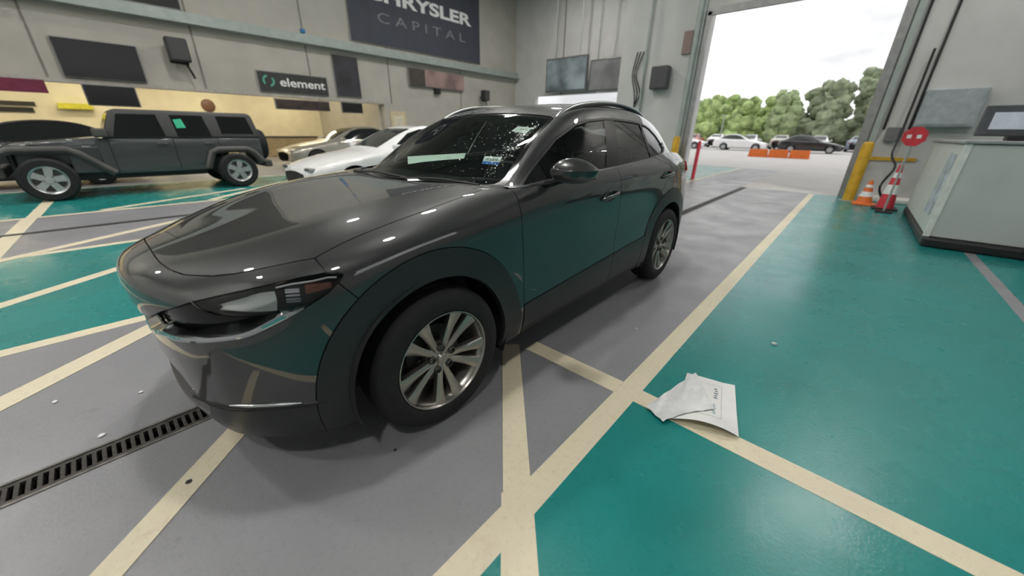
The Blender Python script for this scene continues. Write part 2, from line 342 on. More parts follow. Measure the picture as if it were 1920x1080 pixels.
# ---------- lower body ----------
X=[.58,.40,.20,-.05,-.35,-.62,-1.10,-1.60,-2.10,-2.45,-2.75,-3.05,-3.28]
ROWS=[ # front (4 pts, y=0,.25,.48,.64..) ; side (y,z) ; rear (3 pts)
 dict(f=[(.868,0,.852),(.845,.22,.850),(.775,.40,.840),(.68,.53,.846)],
      s=[(.635,.870),(.722,.914),(.748,.965),(.755,1.008),(.768,1.046),(.815,1.066),(.838,1.098),(.838,1.125),(.825,1.152),(.803,1.178),(.775,1.185),(.735,1.16),(.68,1.125)],
      r=[(-3.36,.56,1.115),(-3.40,.33,1.115),(-3.41,0,1.115)]),
 dict(f=[(.906,0,.795),(.885,.23,.79),(.815,.42,.785),(.715,.565,.79)],
      s=[(.69,.815),(.79,.855),(.838,.908),(.857,.948),(.862,.968),(.862,.985),(.868,1.008),(.872,1.028),(.872,1.042),(.868,1.052),(.852,1.055),(.818,1.05),(.755,1.045)],
      r=[(-3.42,.60,1.04),(-3.455,.35,1.04),(-3.465,0,1.04)]),
 dict(f=[(.906,0,.72),(.885,.24,.715),(.82,.43,.712),(.725,.585,.72)],
      s=[(.71,.745),(.812,.775),(.855,.815),(.870,.84),(.870,.85),(.867,.858),(.866,.87),(.870,.88),(.875,.89),(.880,.895),(.876,.895),(.848,.89),(.785,.885)],
      r=[(-3.44,.64,.88),(-3.465,.38,.88),(-3.47,0,.88)]),
 dict(f=[(.885,0,.63),(.872,.25,.63),(.82,.46,.635),(.735,.615,.648)],
      s=[(.73,.67),(.822,.692),(.864,.712),(.881,.73),(.874,.73),(.864,.732),(.859,.736),(.861,.742),(.869,.75),(.884,.757),(.887,.757),(.862,.75),(.80,.745)],
      r=[(-3.45,.65,.74),(-3.472,.38,.74),(-3.475,0,.74)]),
 dict(f=[(.878,0,.54),(.87,.25,.54),(.825,.47,.545),(.735,.635,.55)],
      s=[(.748,.56),(.829,.573),(.870,.58),(.888,.585),(.879,.585),(.867,.587),(.863,.592),(.866,.60),(.874,.608),(.886,.612),(.889,.61),(.866,.602),(.803,.6)],
      r=[(-3.45,.65,.6),(-3.47,.38,.6),(-3.475,0,.6)]),
 dict(f=[(.882,0,.415),(.872,.25,.415),(.826,.475,.416),(.733,.64,.42)],
      s=[(.756,.425),(.826,.432),(.870,.442),(.889,.45),(.885,.452),(.880,.455),(.879,.465),(.880,.478),(.884,.488),(.889,.488),(.889,.482),(.866,.472),(.797,.47)],
      r=[(-3.43,.64,.47),(-3.45,.38,.47),(-3.455,0,.47)]),
 dict(f=[(.872,0,.295),(.860,.25,.295),(.812,.472,.297),(.722,.632,.302)],
      s=[(.746,.308),(.816,.315),(.860,.324),(.880,.332),(.881,.336),(.880,.338),(.880,.342),(.880,.347),(.881,.352),(.884,.352),(.882,.355),(.856,.355),(.78,.355)],
      r=[(-3.39,.62,.355),(-3.41,.37,.355),(-3.415,0,.355)]),
 dict(f=[(.838,0,.205),(.828,.25,.205),(.785,.452,.205),(.700,.605,.207)],
      s=[(.715,.207),(.785,.207),(.833,.21),(.855,.225),(.858,.24),(.856,.243),(.856,.243),(.856,.244),(.856,.246),(.858,.25),(.855,.26),(.83,.265),(.75,.275)],
      r=[(-3.33,.6,.28),(-3.35,.36,.28),(-3.355,0,.28)]),
]
def lower_cage():
    c=Cage(); rows=[]
    for r in ROWS:
        f=r['f']; s1=(X[0],)+r['s'][0]
        ins=tuple((-f[1][k]+9*f[2][k]+9*f[3][k]-s1[k])/16 for k in range(3))
        rows.append(f[:3]+[ins]+f[3:]+[(x,y,z) for x,(y,z) in zip(X,r['s'])]+r['r'])
    c.grid([list(r) for r in rows])
    # hood: columns c0,c1,c2, edge from row 0
    e=rows[0]
    H=[ [e[0],e[1],e[2],e[3],e[4]],
        [(.70,0,.897),(.685,.21,.897),(.65,.385,.897),(.615,.53,.886),e[5]],
        [(.47,0,.948),(.46,.22,.950),(.43,.44,.958),(.41,.60,.944),e[6]],
        [(.21,0,1.000),(.205,.23,1.002),(.2,.47,1.009),(.2,.625,.994),e[7]],
        [(-.06,0,1.044),(-.06,.235,1.046),(-.06,.485,1.050),(-.055,.635,1.034),e[8]],
        [(-.36,0,1.073),(-.36,.235,1.074),(-.36,.485,1.075),(-.355,.63,1.063),e[9]],
        [(-.64,0,1.085),(-.64,.24,1.085),(-.64,.5,1.085),(-.63,.67,1.078),e[10]]]
    c.grid([list(h)[::-1] for h in H])
    return c
# ---------- greenhouse ----------
GT=[ # centre, y .25, y .46, edge, side2, side1(mid), belt
 [(-.28,0,1.040),(-.305,.25,1.040),(-.40,.48,1.040),(-.555,.665,1.040),(-.58,.72,1.035),(-.60,.77,1.03),(-.61,.80,1.02)],
 [(-.58,0,1.180),(-.60,.25,1.180),(-.68,.465,1.185),(-.80,.642,1.213),(-.825,.695,1.185),(-.845,.775,1.115),(-.86,.818,1.06)],
 [(-.90,0,1.328),(-.915,.25,1.327),(-.97,.455,1.325),(-1.05,.612,1.354),(-1.065,.672,1.312),(-1.085,.765,1.19),(-1.10,.824,1.075)],
 [(-1.22,0,1.459),(-1.225,.25,1.456),(-1.245,.445,1.449),(-1.29,.590,1.448),(-1.30,.654,1.398),(-1.32,.757,1.245),(-1.34,.826,1.09)],
 [(-1.52,0,1.525),(-1.52,.25,1.521),(-1.52,.44,1.512),(-1.54,.580,1.494),(-1.55,.643,1.44),(-1.57,.752,1.27),(-1.59,.826,1.105)],
 [(-1.90,0,1.549),(-1.90,.25,1.545),(-1.90,.435,1.534),(-1.90,.575,1.512),(-1.90,.638,1.46),(-1.90,.748,1.285),(-1.90,.82,1.12)],
 [(-2.30,0,1.544),(-2.30,.25,1.540),(-2.29,.43,1.528),(-2.27,.568,1.502),(-2.25,.634,1.447),(-2.23,.738,1.285),(-2.21,.812,1.135)],
 [(-2.66,0,1.512),(-2.66,.25,1.507),(-2.64,.42,1.494),(-2.58,.555,1.462),(-2.55,.625,1.405),(-2.52,.725,1.265),(-2.50,.795,1.15)],
 [(-2.93,0,1.465),(-2.93,.25,1.460),(-2.90,.41,1.447),(-2.80,.548,1.405),(-2.78,.618,1.345),(-2.76,.705,1.235),(-2.75,.765,1.15)],
 [(-3.13,0,1.34),(-3.12,.25,1.335),(-3.09,.42,1.325),(-2.99,.565,1.295),(-2.985,.615,1.255),(-2.98,.67,1.19),(-2.98,.72,1.13)],
 [(-3.33,0,1.11),(-3.32,.25,1.11),(-3.28,.44,1.11),(-3.20,.59,1.11),(-3.20,.62,1.10),(-3.19,.645,1.09),(-3.18,.665,1.08)],
]
def upper_cage():
    c=Cage(); c.grid([list(r)[::-1] for r in GT]); return c
class Soup:
    """triangle soup with normals plus the cut edges made while trimming"""
    def __init__(s, P, N, G=None, GN=None): s.P, s.N = P, N; s.G = np.zeros((0, 2, 3)) if G is None else G; s.GN = np.zeros((0, 2, 3)) if GN is None else GN
    def copy(s): return Soup(s.P.copy(), s.N.copy(), s.G.copy(), s.GN.copy())
def soup_of(V, Q):
    N = vnormals(V, Q); T = np.concatenate([Q[:, [0, 1, 2]], Q[:, [0, 2, 3]]]); return Soup(V[T], N[T])
def _split(P, N):
    a, b, c = P[:, 0], P[:, 1], P[:, 2]; ab, bc, ca = (a+b)/2, (b+c)/2, (c+a)/2
    na, nb, nc = N[:, 0], N[:, 1], N[:, 2]; nab, nbc, nca = na+nb, nb+nc, nc+na
    st = lambda *t: np.stack(t, 1)
    NP = np.concatenate([st(a, ab, ca), st(ab, b, bc), st(ca, bc, c), st(ab, bc, ca)]); NN = np.concatenate([st(na, nab, nca), st(nab, nb, nbc), st(nca, nbc, nc), st(nab, nbc, nca)])
    return NP, NN/np.maximum(np.linalg.norm(NN, axis=2, keepdims=True), 1e-9)
def clip(S, f, refine=2, seg=True):
    """keep f<0"""
    P, N = S.P, S.N; sure = []
    if len(P):
        for k in range(refine+1):
            cen = P.mean(1); rad = np.sqrt(((P-cen[:, None])**2).sum(2).max(1)); dc = f(cen); near = np.abs(dc) < rad*1.35+.003; keep = ~near & (dc < 0)
            sure.append((P[keep], N[keep])); P, N = P[near], N[near]
            if k < refine: P, N = _split(P, N)
        d = f(P.reshape(-1, 3)).reshape(-1, 3) if len(P) else np.zeros((0, 3)); ins = d < 0; cnt = ins.sum(1)
        oP, oN, g, gn = [P[cnt == 3]], [N[cnt == 3]], [], []
        for want, lone in ((1, True), (2, False)):
            m = cnt == want
            if not m.any(): continue
            p, n, dd, ii = P[m], N[m], d[m], ins[m]; k = np.argmax(ii == lone, axis=1); r = np.arange(len(p)); ix = (k[:, None]+np.arange(3)) % 3
            p, n, dd = p[r[:, None], ix], n[r[:, None], ix], dd[r[:, None], ix]
            t1 = (dd[:, 0]/(dd[:, 0]-dd[:, 1]))[:, None]; t2 = (dd[:, 0]/(dd[:, 0]-dd[:, 2]))[:, None]
            q1, q2 = p[:, 0]+(p[:, 1]-p[:, 0])*t1, p[:, 0]+(p[:, 2]-p[:, 0])*t2; n1, n2 = n[:, 0]+(n[:, 1]-n[:, 0])*t1, n[:, 0]+(n[:, 2]-n[:, 0])*t2
            st = lambda *t: np.stack(t, 1)
            if want == 1: oP.append(st(p[:, 0], q1, q2)); oN.append(st(n[:, 0], n1, n2)); g.append(st(q1, q2)); gn.append(st(n1, n2))
            else: oP += [st(q1, p[:, 1], p[:, 2]), st(q1, p[:, 2], q2)]; oN += [st(n1, n[:, 1], n[:, 2]), st(n1, n[:, 2], n2)]; g.append(st(q2, q1)); gn.append(st(n2, n1))
        P, N = np.concatenate([q[0] for q in sure]+oP), np.concatenate([q[1] for q in sure]+oN)
    else: g, gn = [], []
    G, GN = S.G, S.GN
    if len(G):
        d = f(G.reshape(-1, 3)).reshape(-1, 2); i = d < 0; full = i.all(1); mix = i[:, 0] ^ i[:, 1]; Gm, Gn, dm, im = G[mix].copy(), GN[mix].copy(), d[mix], i[mix]
        if len(Gm):
            t = (dm[:, 0]/(dm[:, 0]-dm[:, 1]))[:, None]; q = Gm[:, 0]+(Gm[:, 1]-Gm[:, 0])*t
            Gm[~im[:, 0], 0] = q[~im[:, 0]]; Gm[~im[:, 1], 1] = q[~im[:, 1]]
        G, GN = np.concatenate([G[full], Gm]), np.concatenate([GN[full], Gn])
    if seg and g: G, GN = np.concatenate([G]+g), np.concatenate([GN]+gn)
    return Soup(P, N, G, GN)
def mirror(S):
    k = np.array([1, -1, 1.]); return Soup((S.P*k)[:, ::-1], (S.N*k)[:, ::-1], (S.G*k)[:, ::-1], (S.GN*k)[:, ::-1])
def soup_obj(S, name, m, parent, depth=.014, off=0., closed=False):
    P, N = S.P+S.N*off, S.N
    if depth and len(S.G):
        g = S.G+S.GN*off; gn = S.GN; lo = g-gn*depth
        P = np.concatenate([P, np.stack([g[:, 1], g[:, 0], lo[:, 0]], 1), np.stack([g[:, 1], lo[:, 0], lo[:, 1]], 1)])
        fn = np.cross(g[:, 0]-g[:, 1], lo[:, 0]-g[:, 1]); fn /= np.maximum(np.linalg.norm(fn, axis=1, keepdims=True), 1e-12); fn = np.repeat(fn[:, None], 3, 1)
        N = np.concatenate([N, fn, fn])
    n = len(P); K = np.round(P.reshape(-1, 3)*2e4).astype(np.int64); KN = np.round(N.reshape(-1, 3)*8).astype(np.int64)
    U, first, inv = np.unique(np.concatenate([K, KN], 1), axis=0, return_index=True, return_inverse=True); inv = inv.ravel().reshape(-1, 3)
    ok = (inv[:, 0] != inv[:, 1]) & (inv[:, 1] != inv[:, 2]) & (inv[:, 2] != inv[:, 0]); inv = inv[ok]
    V = P.reshape(-1, 3)[first]; NV = N.reshape(-1, 3)[first]
    me = bpy.data.meshes.new(name); me.vertices.add(len(V)); me.vertices.foreach_set('co', V.ravel()); me.loops.add(len(inv)*3); me.loops.foreach_set('vertex_index', inv.ravel().astype(np.int32))
    me.polygons.add(len(inv)); me.polygons.foreach_set('loop_start', np.arange(0, len(inv)*3, 3, dtype=np.int32)); me.update(calc_edges=True); me.shade_smooth()
    NV = NV/np.maximum(np.linalg.norm(NV, axis=1, keepdims=True), 1e-9); me.normals_split_custom_set_from_vertices(NV.tolist())
    return link(name, me, m, parent)
AX = {'xz': (0, 2), 'xy': (0, 1), 'yz': (1, 2)}
def poly(pts, pr, grow=0.):
    """signed distance to a polygon in a projection (y taken as |y|), negative inside"""
    A = np.array(pts, float); B = np.roll(A, -1, 0); i, j = AX[pr]
    def f(P):
        q = np.stack([np.abs(P[:, i]) if i == 1 else P[:, i], np.abs(P[:, j]) if j == 1 else P[:, j]], 1); D = np.full(len(q), 1e9); ins = np.zeros(len(q), bool)
        for a, b in zip(A, B):
            e = b-a; w = q-a; t = np.clip((w@e)/(e@e), 0, 1); D = np.minimum(D, ((w-t[:, None]*e)**2).sum(1))
            c = (a[1] <= q[:, 1]) != (b[1] <= q[:, 1])
            if e[1] != 0: xx = a[0]+(q[:, 1]-a[1])*e[0]/e[1]; ins ^= c & (q[:, 0] < xx)
        D = np.sqrt(D); return np.where(ins, -D, D)-grow
    return f
def inv(f): return lambda P: -f(P)
def grow(f, g): return lambda P: f(P)-g
def half(ax, v, sgn=1): return lambda P: (P[:, ax]-v)*sgn       # sgn=1 keeps below v
def disc(cx, cz, r): return lambda P: np.hypot(P[:, 0]-cx, P[:, 2]-cz)-r
def union(*F): return lambda P: np.min([f(P) for f in F], 0)
def inter(*F): return lambda P: np.max([f(P) for f in F], 0)
def trim(S, *F, gap=.0022):
    for f in F: S = clip(S, grow(f, -gap))
    return S
def spl(pts, n):
    """Catmull-Rom through points"""
    P = np.array(pts, float); P = np.concatenate([[2*P[0]-P[1]], P, [2*P[-1]-P[-2]]]); out = []
    for i in range(1, len(P)-2):
        for t in np.linspace(0, 1, n, endpoint=False):
            a, b, c, d = P[i-1:i+3]; out.append(.5*((2*b)+(c-a)*t+(2*a-5*b+4*c-d)*t*t+(3*b-a-3*c+d)*t**3))
    out.append(P[-2]); return np.array(out)
def subd(V, Q, lv, name, m, parent, crease=()):
    """small quad cage -> smooth mesh object"""
    V = np.array(V, float); Q = np.array(Q)
    for _ in range(lv): V, Q, crease = cc(V, Q, crease)
    me = bpy.data.meshes.new(name); me.from_pydata(V.tolist(), [], Q.tolist()); me.update(); bm = bmesh.new(); bm.from_mesh(me); bmesh.ops.recalc_face_normals(bm, faces=bm.faces); bm.to_mesh(me); bm.free(); me.shade_smooth(); return link(name, me, m, parent)
def grid_quads(r, c, close_c=False):
    Q = []
    for i in range(r-1):
        for j in range(c if close_c else c-1): k = (j+1) % c; Q.append((i*c+j, i*c+k, (i+1)*c+k, (i+1)*c+j))
    return Q
# ------------------------------------------------------------------ the crossover
M_PAINT = mat('graphite_metallic_paint', (.034, .0342, .0352), .40, .38, .12, 400, coat=1., crough=.012, cior=1.85, spec=.2, detail=2)
M_CLAD = mat('satin_grey_cladding', (.024, .025, .027), .36, .1, .08, 60, .04, 300)
M_BLK = mat('black_plastic', (.012, .012, .013), .5, 0, .1, 30); M_GBLK = mat('gloss_black', (.008, .008, .009), .12, 0, .1, 5, spec=.35)
M_CHR = mat('chrome_trim', (.78, .78, .80), .10, 1., .03, 3); M_SAT = mat('satin_aluminium', (.55, .56, .57), .28, 1., .04, 20); M_DCH = mat('dark_chrome', (.55, .56, .58), .10, 1., .04, 4)
M_GL = glassmat('windshield_glass', (.86, .94, .90), .12); M_GLS = glassmat('side_glass', (.52, .60, .57), .06); M_GLD = glassmat('privacy_glass', (.12, .13, .135), .10); M_LENS = glassmat('lamp_lens', (.93, .95, .96), .03)
M_SEAT = mat('dark_seat_fabric', (.07, .072, .078), .75, 0, .15, 60, .1, 200); M_DASH = mat('dash_grain', (.035, .035, .037), .6, 0, .1, 40)
M_TYRE = mat('tyre_rubber', (.012, .012, .013), .8, 0, .2, 30, .15, 150); M_ALLOY = mat('bronze_grey_alloy', (.40, .38, .355), .30, .9, .06, 30); M_BRK = mat('brake_steel', (.12, .115, .11), .45, .8, .2, 40)
CAR = thing('crossover_car', 'dark grey metallic compact crossover with wet windshield parked across the trench drain', 'car', (-1.3, 0, 0))
LV, LQ = lower_cage().build(4); UV, UQ = upper_cage().build(4); LN = vnormals(LV, LQ); UN = vnormals(UV, UQ)
SL, SU = soup_of(LV, LQ), soup_of(UV, UQ)
def left(S): k = S.P[:, :, 1].mean(1) > 0; return Soup(S.P[k], S.N[k])
LL, UL = left(SL), left(SU)
def surf(p, V=LV, N=LN): i = ((V-np.array(p))**2).sum(1).argmin(); return V[i], N[i]
FC0, RC0 = (0., .347), (-2.655, .347)
FW, RW = disc(.010, .352, .405), disc(-2.655, .352, .405); FCL, RCL = disc(*FC0, .537), disc(*RC0, .537)
HOOD = [(-.30, -.2), (.79, -.2), (.79, 0), (.790, .15), (.786, .242), (.771, .33), (.747, .399), (.712, .457), (.683, .503), (.632, .561), (.578, .607), (.506, .656), (.417, .712), (.308, .716), (.19, .724), (.048, .728), (-.065, .727), (-.252, .718), (-.40, .700), (-.51, .672), (-.452, .585), (-.395, .478), (-.335, .25), (-.318, 0)]
COWL = [(-.9, -.2), (-.318, -.2), (-.318, 0), (-.335, .25), (-.395, .478), (-.452, .585), (-.51, .672), (-.60, .722), (-.9, .76)]
HL = [(.757, .788), (.704, .805), (.65, .821), (.599, .835), (.538, .85), (.478, .861), (.416, .869), (.380, .868), (.366, .860), (.386, .836), (.423, .805), (.465, .78), (.5, .760), (.58, .749), (.62, .744), (.665, .744), (.714, .752), (.745, .768)]
GR = [(-.2, .665), (0, .665), (.15, .672), (.303, .699), (.38, .735), (.455, .764), (.50, .785), (.53, .766), (.585, .750), (.639, .743), (.692, .742), (.72, .744), (.762, .757), (.711, .709), (.676, .679), (.638, .669), (.551, .654), (.45, .640), (.37, .631), (.28, .616), (.16, .575), (0, .56), (-.2, .56)]
INT = [(-.2, .498), (.22, .507), (.365, .470), (.43, .415), (.475, .395), (.49, .36), (.44, .30), (-.2, .295)]
BUMP = [(1.2, .05), (1.2, 1.2), (.425, 1.2), (.419, .92), (.411, .874), (.381, .823), (.359, .793), (.28, .68), (.28, .05)]
FOD = [(2, -1), (2, 2), (-.545, 2), (-.545, 1.07), (-.53, .997), (-.54, .90), (-.562, .753), (-.57, .60), (-.56, .45), (-.555, -1)]
DSP = [(2, -1), (2, 2), (-1.575, 2), (-1.581, 1.123), (-1.595, 1.063), (-1.627, .934), (-1.648, .715), (-1.612, .521), (-1.568, .339), (-1.55, -1)]
RDE = [(2, -1), (2, 2), (-2.64, 2), (-2.60, 1.2), (-2.575, 1.1), (-2.52, .999), (-2.38, .877), (-2.25, .71), (-2.153, .534), (-2.15, -1)]
pH, pC, pHL, pG, pI, pB, pF, pD, pR = poly(HOOD, 'xy'), poly(COWL, 'xy'), poly(HL, 'xz'), poly(GR, 'yz'), poly(INT, 'yz'), poly(BUMP, 'xz'), poly(FOD, 'xz'), poly(DSP, 'xz'), poly(RDE, 'xz')
front = half(0, .30, -1)
pHL2 = inter(pHL, front, half(2, .72, -1)); pG2 = inter(pG, half(0, .48, -1)); pI2 = inter(pI, half(0, .5, -1))
cl = lambda P: P[:, 2]-(.439+.0601*(-P[:, 0]-.573)); val = half(2, .378)
top = half(1, .785, -1)
def both(S, name, m, depth=.014, off=0.):
    a = soup_obj(S, name, m, CAR, depth, off); b = soup_obj(mirror(S), name, m, CAR, depth, off); return a, b
upn = lambda S: Soup(S.P[S.N[:, :, 2].mean(1) > .2], S.N[S.N[:, :, 2].mean(1) > .2])
hood = soup_obj(trim(upn(SL), pH, inv(pC)), 'hood', M_PAINT, CAR)
soup_obj(trim(upn(SL), pC, half(0, -.30), half(0, -.66, -1)), 'cowl_panel', M_BLK, CAR, 0, -.008)
S = trim(SL, pB, inv(pH), inv(pHL2), inv(pG2), inv(pI2), inv(FCL), inv(val))
soup_obj(S, 'front_bumper', M_PAINT, CAR)
soup_obj(trim(SL, pB, val, inv(pI2), inv(FCL)), 'bumper_valance', M_CLAD, CAR)
both(trim(LL, inv(pB), pF, inv(pH), inv(pC), inv(pHL2), inv(FCL), half(0, -.65, -1)), 'front_fender', M_PAINT)
both(trim(LL, FCL, inv(FW), pF), 'wheel_arch_cladding', M_CLAD, .02, .006)
dA = both(trim(LL, inv(pF), pD, inv(cl), top), 'door', M_PAINT); cA = both(trim(LL, inv(pF), pD, cl, half(2, .285, -1)), 'door_cladding', M_CLAD, .014, .005)
dB = both(trim(LL, inv(pD), pR, inv(cl), inv(RCL), top), 'door', M_PAINT); cB = both(trim(LL, inv(pD), pR, cl, inv(RCL), half(2, .285, -1)), 'door_cladding', M_CLAD, .014, .005)
both(trim(LL, half(2, .285), inv(pF), pR, inv(RCL)), 'sill', M_BLK)
both(trim(LL, RCL, inv(RW), inv(inter(pR, inv(RCL)))), 'wheel_arch_cladding', M_CLAD, .02, .006)
TLP = poly([(-3.10, 1.005), (-3.6, .985), (-3.6, 1.095), (-3.2, 1.09)], 'xz'); TG = inter(half(1, .63), half(0, -2.9))
TG = lambda P: np.max([np.abs(P[:, 1])-.63, P[:, 0]+2.9, .60-P[:, 2]], 0)
both(trim(LL, inv(pR), inv(RCL), half(2, .60, -1), inv(TG), inv(TLP), inv(disc(-2.80, 1.04, .082))), 'quarter_panel', M_PAINT)
both(trim(LL, inv(TG), TLP), 'tail_light', mat('red_lens', (.25, .01, .012), .08, 0, .1, 20, coat=1.), .014, .012)
soup_obj(trim(LL, disc(-2.80, 1.04, .082), half(2, .8, -1)), 'fuel_flap', M_PAINT, CAR); soup_obj(mirror(trim(LL, disc(-2.80, 1.04, .082))), 'quarter_patch', M_PAINT, CAR, 0)
soup_obj(trim(SL, TG), 'tailgate', M_PAINT, CAR)
soup_obj(trim(SL, inv(RCL), half(2, .60), half(2, .40, -1), half(0, -2.66)), 'rear_bumper', M_PAINT, CAR); soup_obj(trim(SL, inv(RCL), half(2, .40), half(0, -2.66)), 'rear_valance', M_CLAD, CAR)
sh = SL
for f in (inv(FW), inv(RW), inv(grow(pHL2, .004)), inv(grow(pG2, .004)), inv(pI2), inv(inter(pC, lambda P: .9-P[:, 2]))): sh = clip(sh, f, 1, False)
soup_obj(sh, 'body_shell', M_BLK, CAR, 0, -.020)
# greenhouse
DLO = [(-.655, 1.055), (-.8, 1.078), (-1.1, 1.096), (-1.408, 1.112), (-1.69, 1.124), (-2.198, 1.150), (-2.383, 1.163), (-2.55, 1.188), (-2.615, 1.215), (-2.628, 1.245), (-2.559, 1.322), (-2.44, 1.384), (-2.33, 1.408), (-2.226, 1.418), (-2.075, 1.428), (-1.863, 1.434), (-1.659, 1.433), (-1.456, 1.418), (-1.28, 1.388), (-1.052, 1.304), (-.875, 1.205), (-.768, 1.141), (-.663, 1.075)]
WS = [(-.33, -.2), (-.33, 0), (-.352, .247), (-.418, .466), (-.482, .572), (-.56, .655), (-.60, .676), (-.65, .680), (-.734, .662), (-.9, .622), (-1.017, .596), (-1.13, .580), (-1.185, .565), (-1.212, .52), (-1.22, .442), (-1.214, .259), (-1.214, -.2)]
RWN = [(-2.99, -.2), (-2.99, .30), (-2.97, .43), (-3.02, .50), (-3.20, .54), (-3.26, .50), (-3.29, .3), (-3.30, -.2)]
pDL0 = poly(DLO, 'xz'); side = lambda P: .50-np.abs(P[:, 1]); pDL = inter(pDL0, side); pWS = poly(WS, 'xy'); pRW = poly(RWN, 'xy')
roof = trim(SU, inv(pDL), inv(pWS), inv(pRW), gap=.001)
soup_obj(roof, 'roof', M_PAINT, CAR, .02)
shu = SU
for f in (inv(pDL), inv(pWS), inv(pRW)): shu = clip(shu, f, 1, False)
soup_obj(shu, 'headliner', mat('headliner_cloth', (.18, .18, .175), .9), CAR, 0, -.022)
ws = soup_obj(trim(SU, grow(pWS, -.032), gap=.0), 'windshield', M_GL, CAR, 0, -.004)
soup_obj(trim(SU, pWS, inv(grow(pWS, -.032)), gap=.0005), 'windshield_border', M_GBLK, CAR, 0, -.004)
soup_obj(trim(SU, pRW), 'rear_window', M_GLD, CAR, .01, -.003)
ULs = Soup(UL.P, UL.N)
SAIL = lambda P: -(P[:, 0]+.845+.02*(P[:, 2]-1.1)); BP0 = lambda P: P[:, 0]-(-1.467-.60*(P[:, 2]-1.124)); BP1 = lambda P: P[:, 0]-(-1.672-.40*(P[:, 2]-1.124)); QS = lambda P: P[:, 0]+2.232; QS2 = lambda P: P[:, 0]+2.262
DG = grow(pDL, -.012)
both(trim(ULs, pDL, inv(DG), gap=.0005), 'window_seal', M_BLK, .01)
both(trim(ULs, DG, lambda P: -SAIL(P) if False else -(P[:, 0]+.845), gap=0), 'mirror_sail', M_GBLK, 0, -.002)
both(trim(ULs, DG, lambda P: (P[:, 0]+.845), lambda P: -BP0(P), gap=0), 'side_window', M_GLS, 0, -.006)
both(trim(ULs, DG, BP0, lambda P: -BP1(P), gap=0), 'door_pillar', M_GBLK, 0, -.002)
both(trim(ULs, DG, BP1, lambda P: -QS(P), gap=0), 'side_window', M_GLD, 0, -.006)
both(trim(ULs, DG, QS, lambda P: -QS2(P), gap=0), 'window_divider', M_BLK, 0, 0.)
both(trim(ULs, DG, QS2, gap=0), 'quarter_window', M_GLD, 0, -.006)
def proj_u(x, z): i = ((UV[:, 0]-x)**2+(UV[:, 2]-z)**2+(UV[:, 1] < .45)*9).argmin(); return UV[i], UN[i]
belt = spl([(-.60, 1.058), (-.8, 1.073), (-1.1, 1.092), (-1.408, 1.108), (-1.69, 1.120), (-2.0, 1.136), (-2.3, 1.155), (-2.5, 1.175), (-2.585, 1.197), (-2.625, 1.232), (-2.618, 1.262)], 6)
pts = []
for x, z in belt:
    p, n = proj_u(x, z); y = np.interp(z, [1.06, 1.2, 1.27], [p[1], p[1], p[1]]); pts.append((x, y+.003, z))
pa = np.array(pts); k = np.ones(9)/9; pa[4:-4, 1] = np.convolve(pa[:, 1], k, 'valid')
for s in (1, -1):
    MB().tube([(p[0], p[1]*s, p[2]) for p in pa], .0085, 6, flat=1.3).build('window_trim', M_SAT, CAR, 40)
# roof rails
for s in (1, -1):
    rp_ = spl([(-1.215, .562, 1.428), (-1.30, .556, 1.466), (-1.42, .551, 1.502), (-1.58, .548, 1.527), (-1.80, .547, 1.546), (-2.02, .548, 1.550), (-2.22, .551, 1.538), (-2.38, .555, 1.512), (-2.47, .558, 1.484), (-2.50, .56, 1.470)], 5)
    MB().tube([(a, b*s, c-.004) for a, b, c in rp_], [.006]+[.015]*(len(rp_)-2)+[.006], 8, flat=.75).build('roof_rail', M_SAT, CAR, 60)
    MB().tube([(a, b*s, c-.02) for a, b, c in rp_], .009, 6).build('rail_foot', M_BLK, CAR, 60)
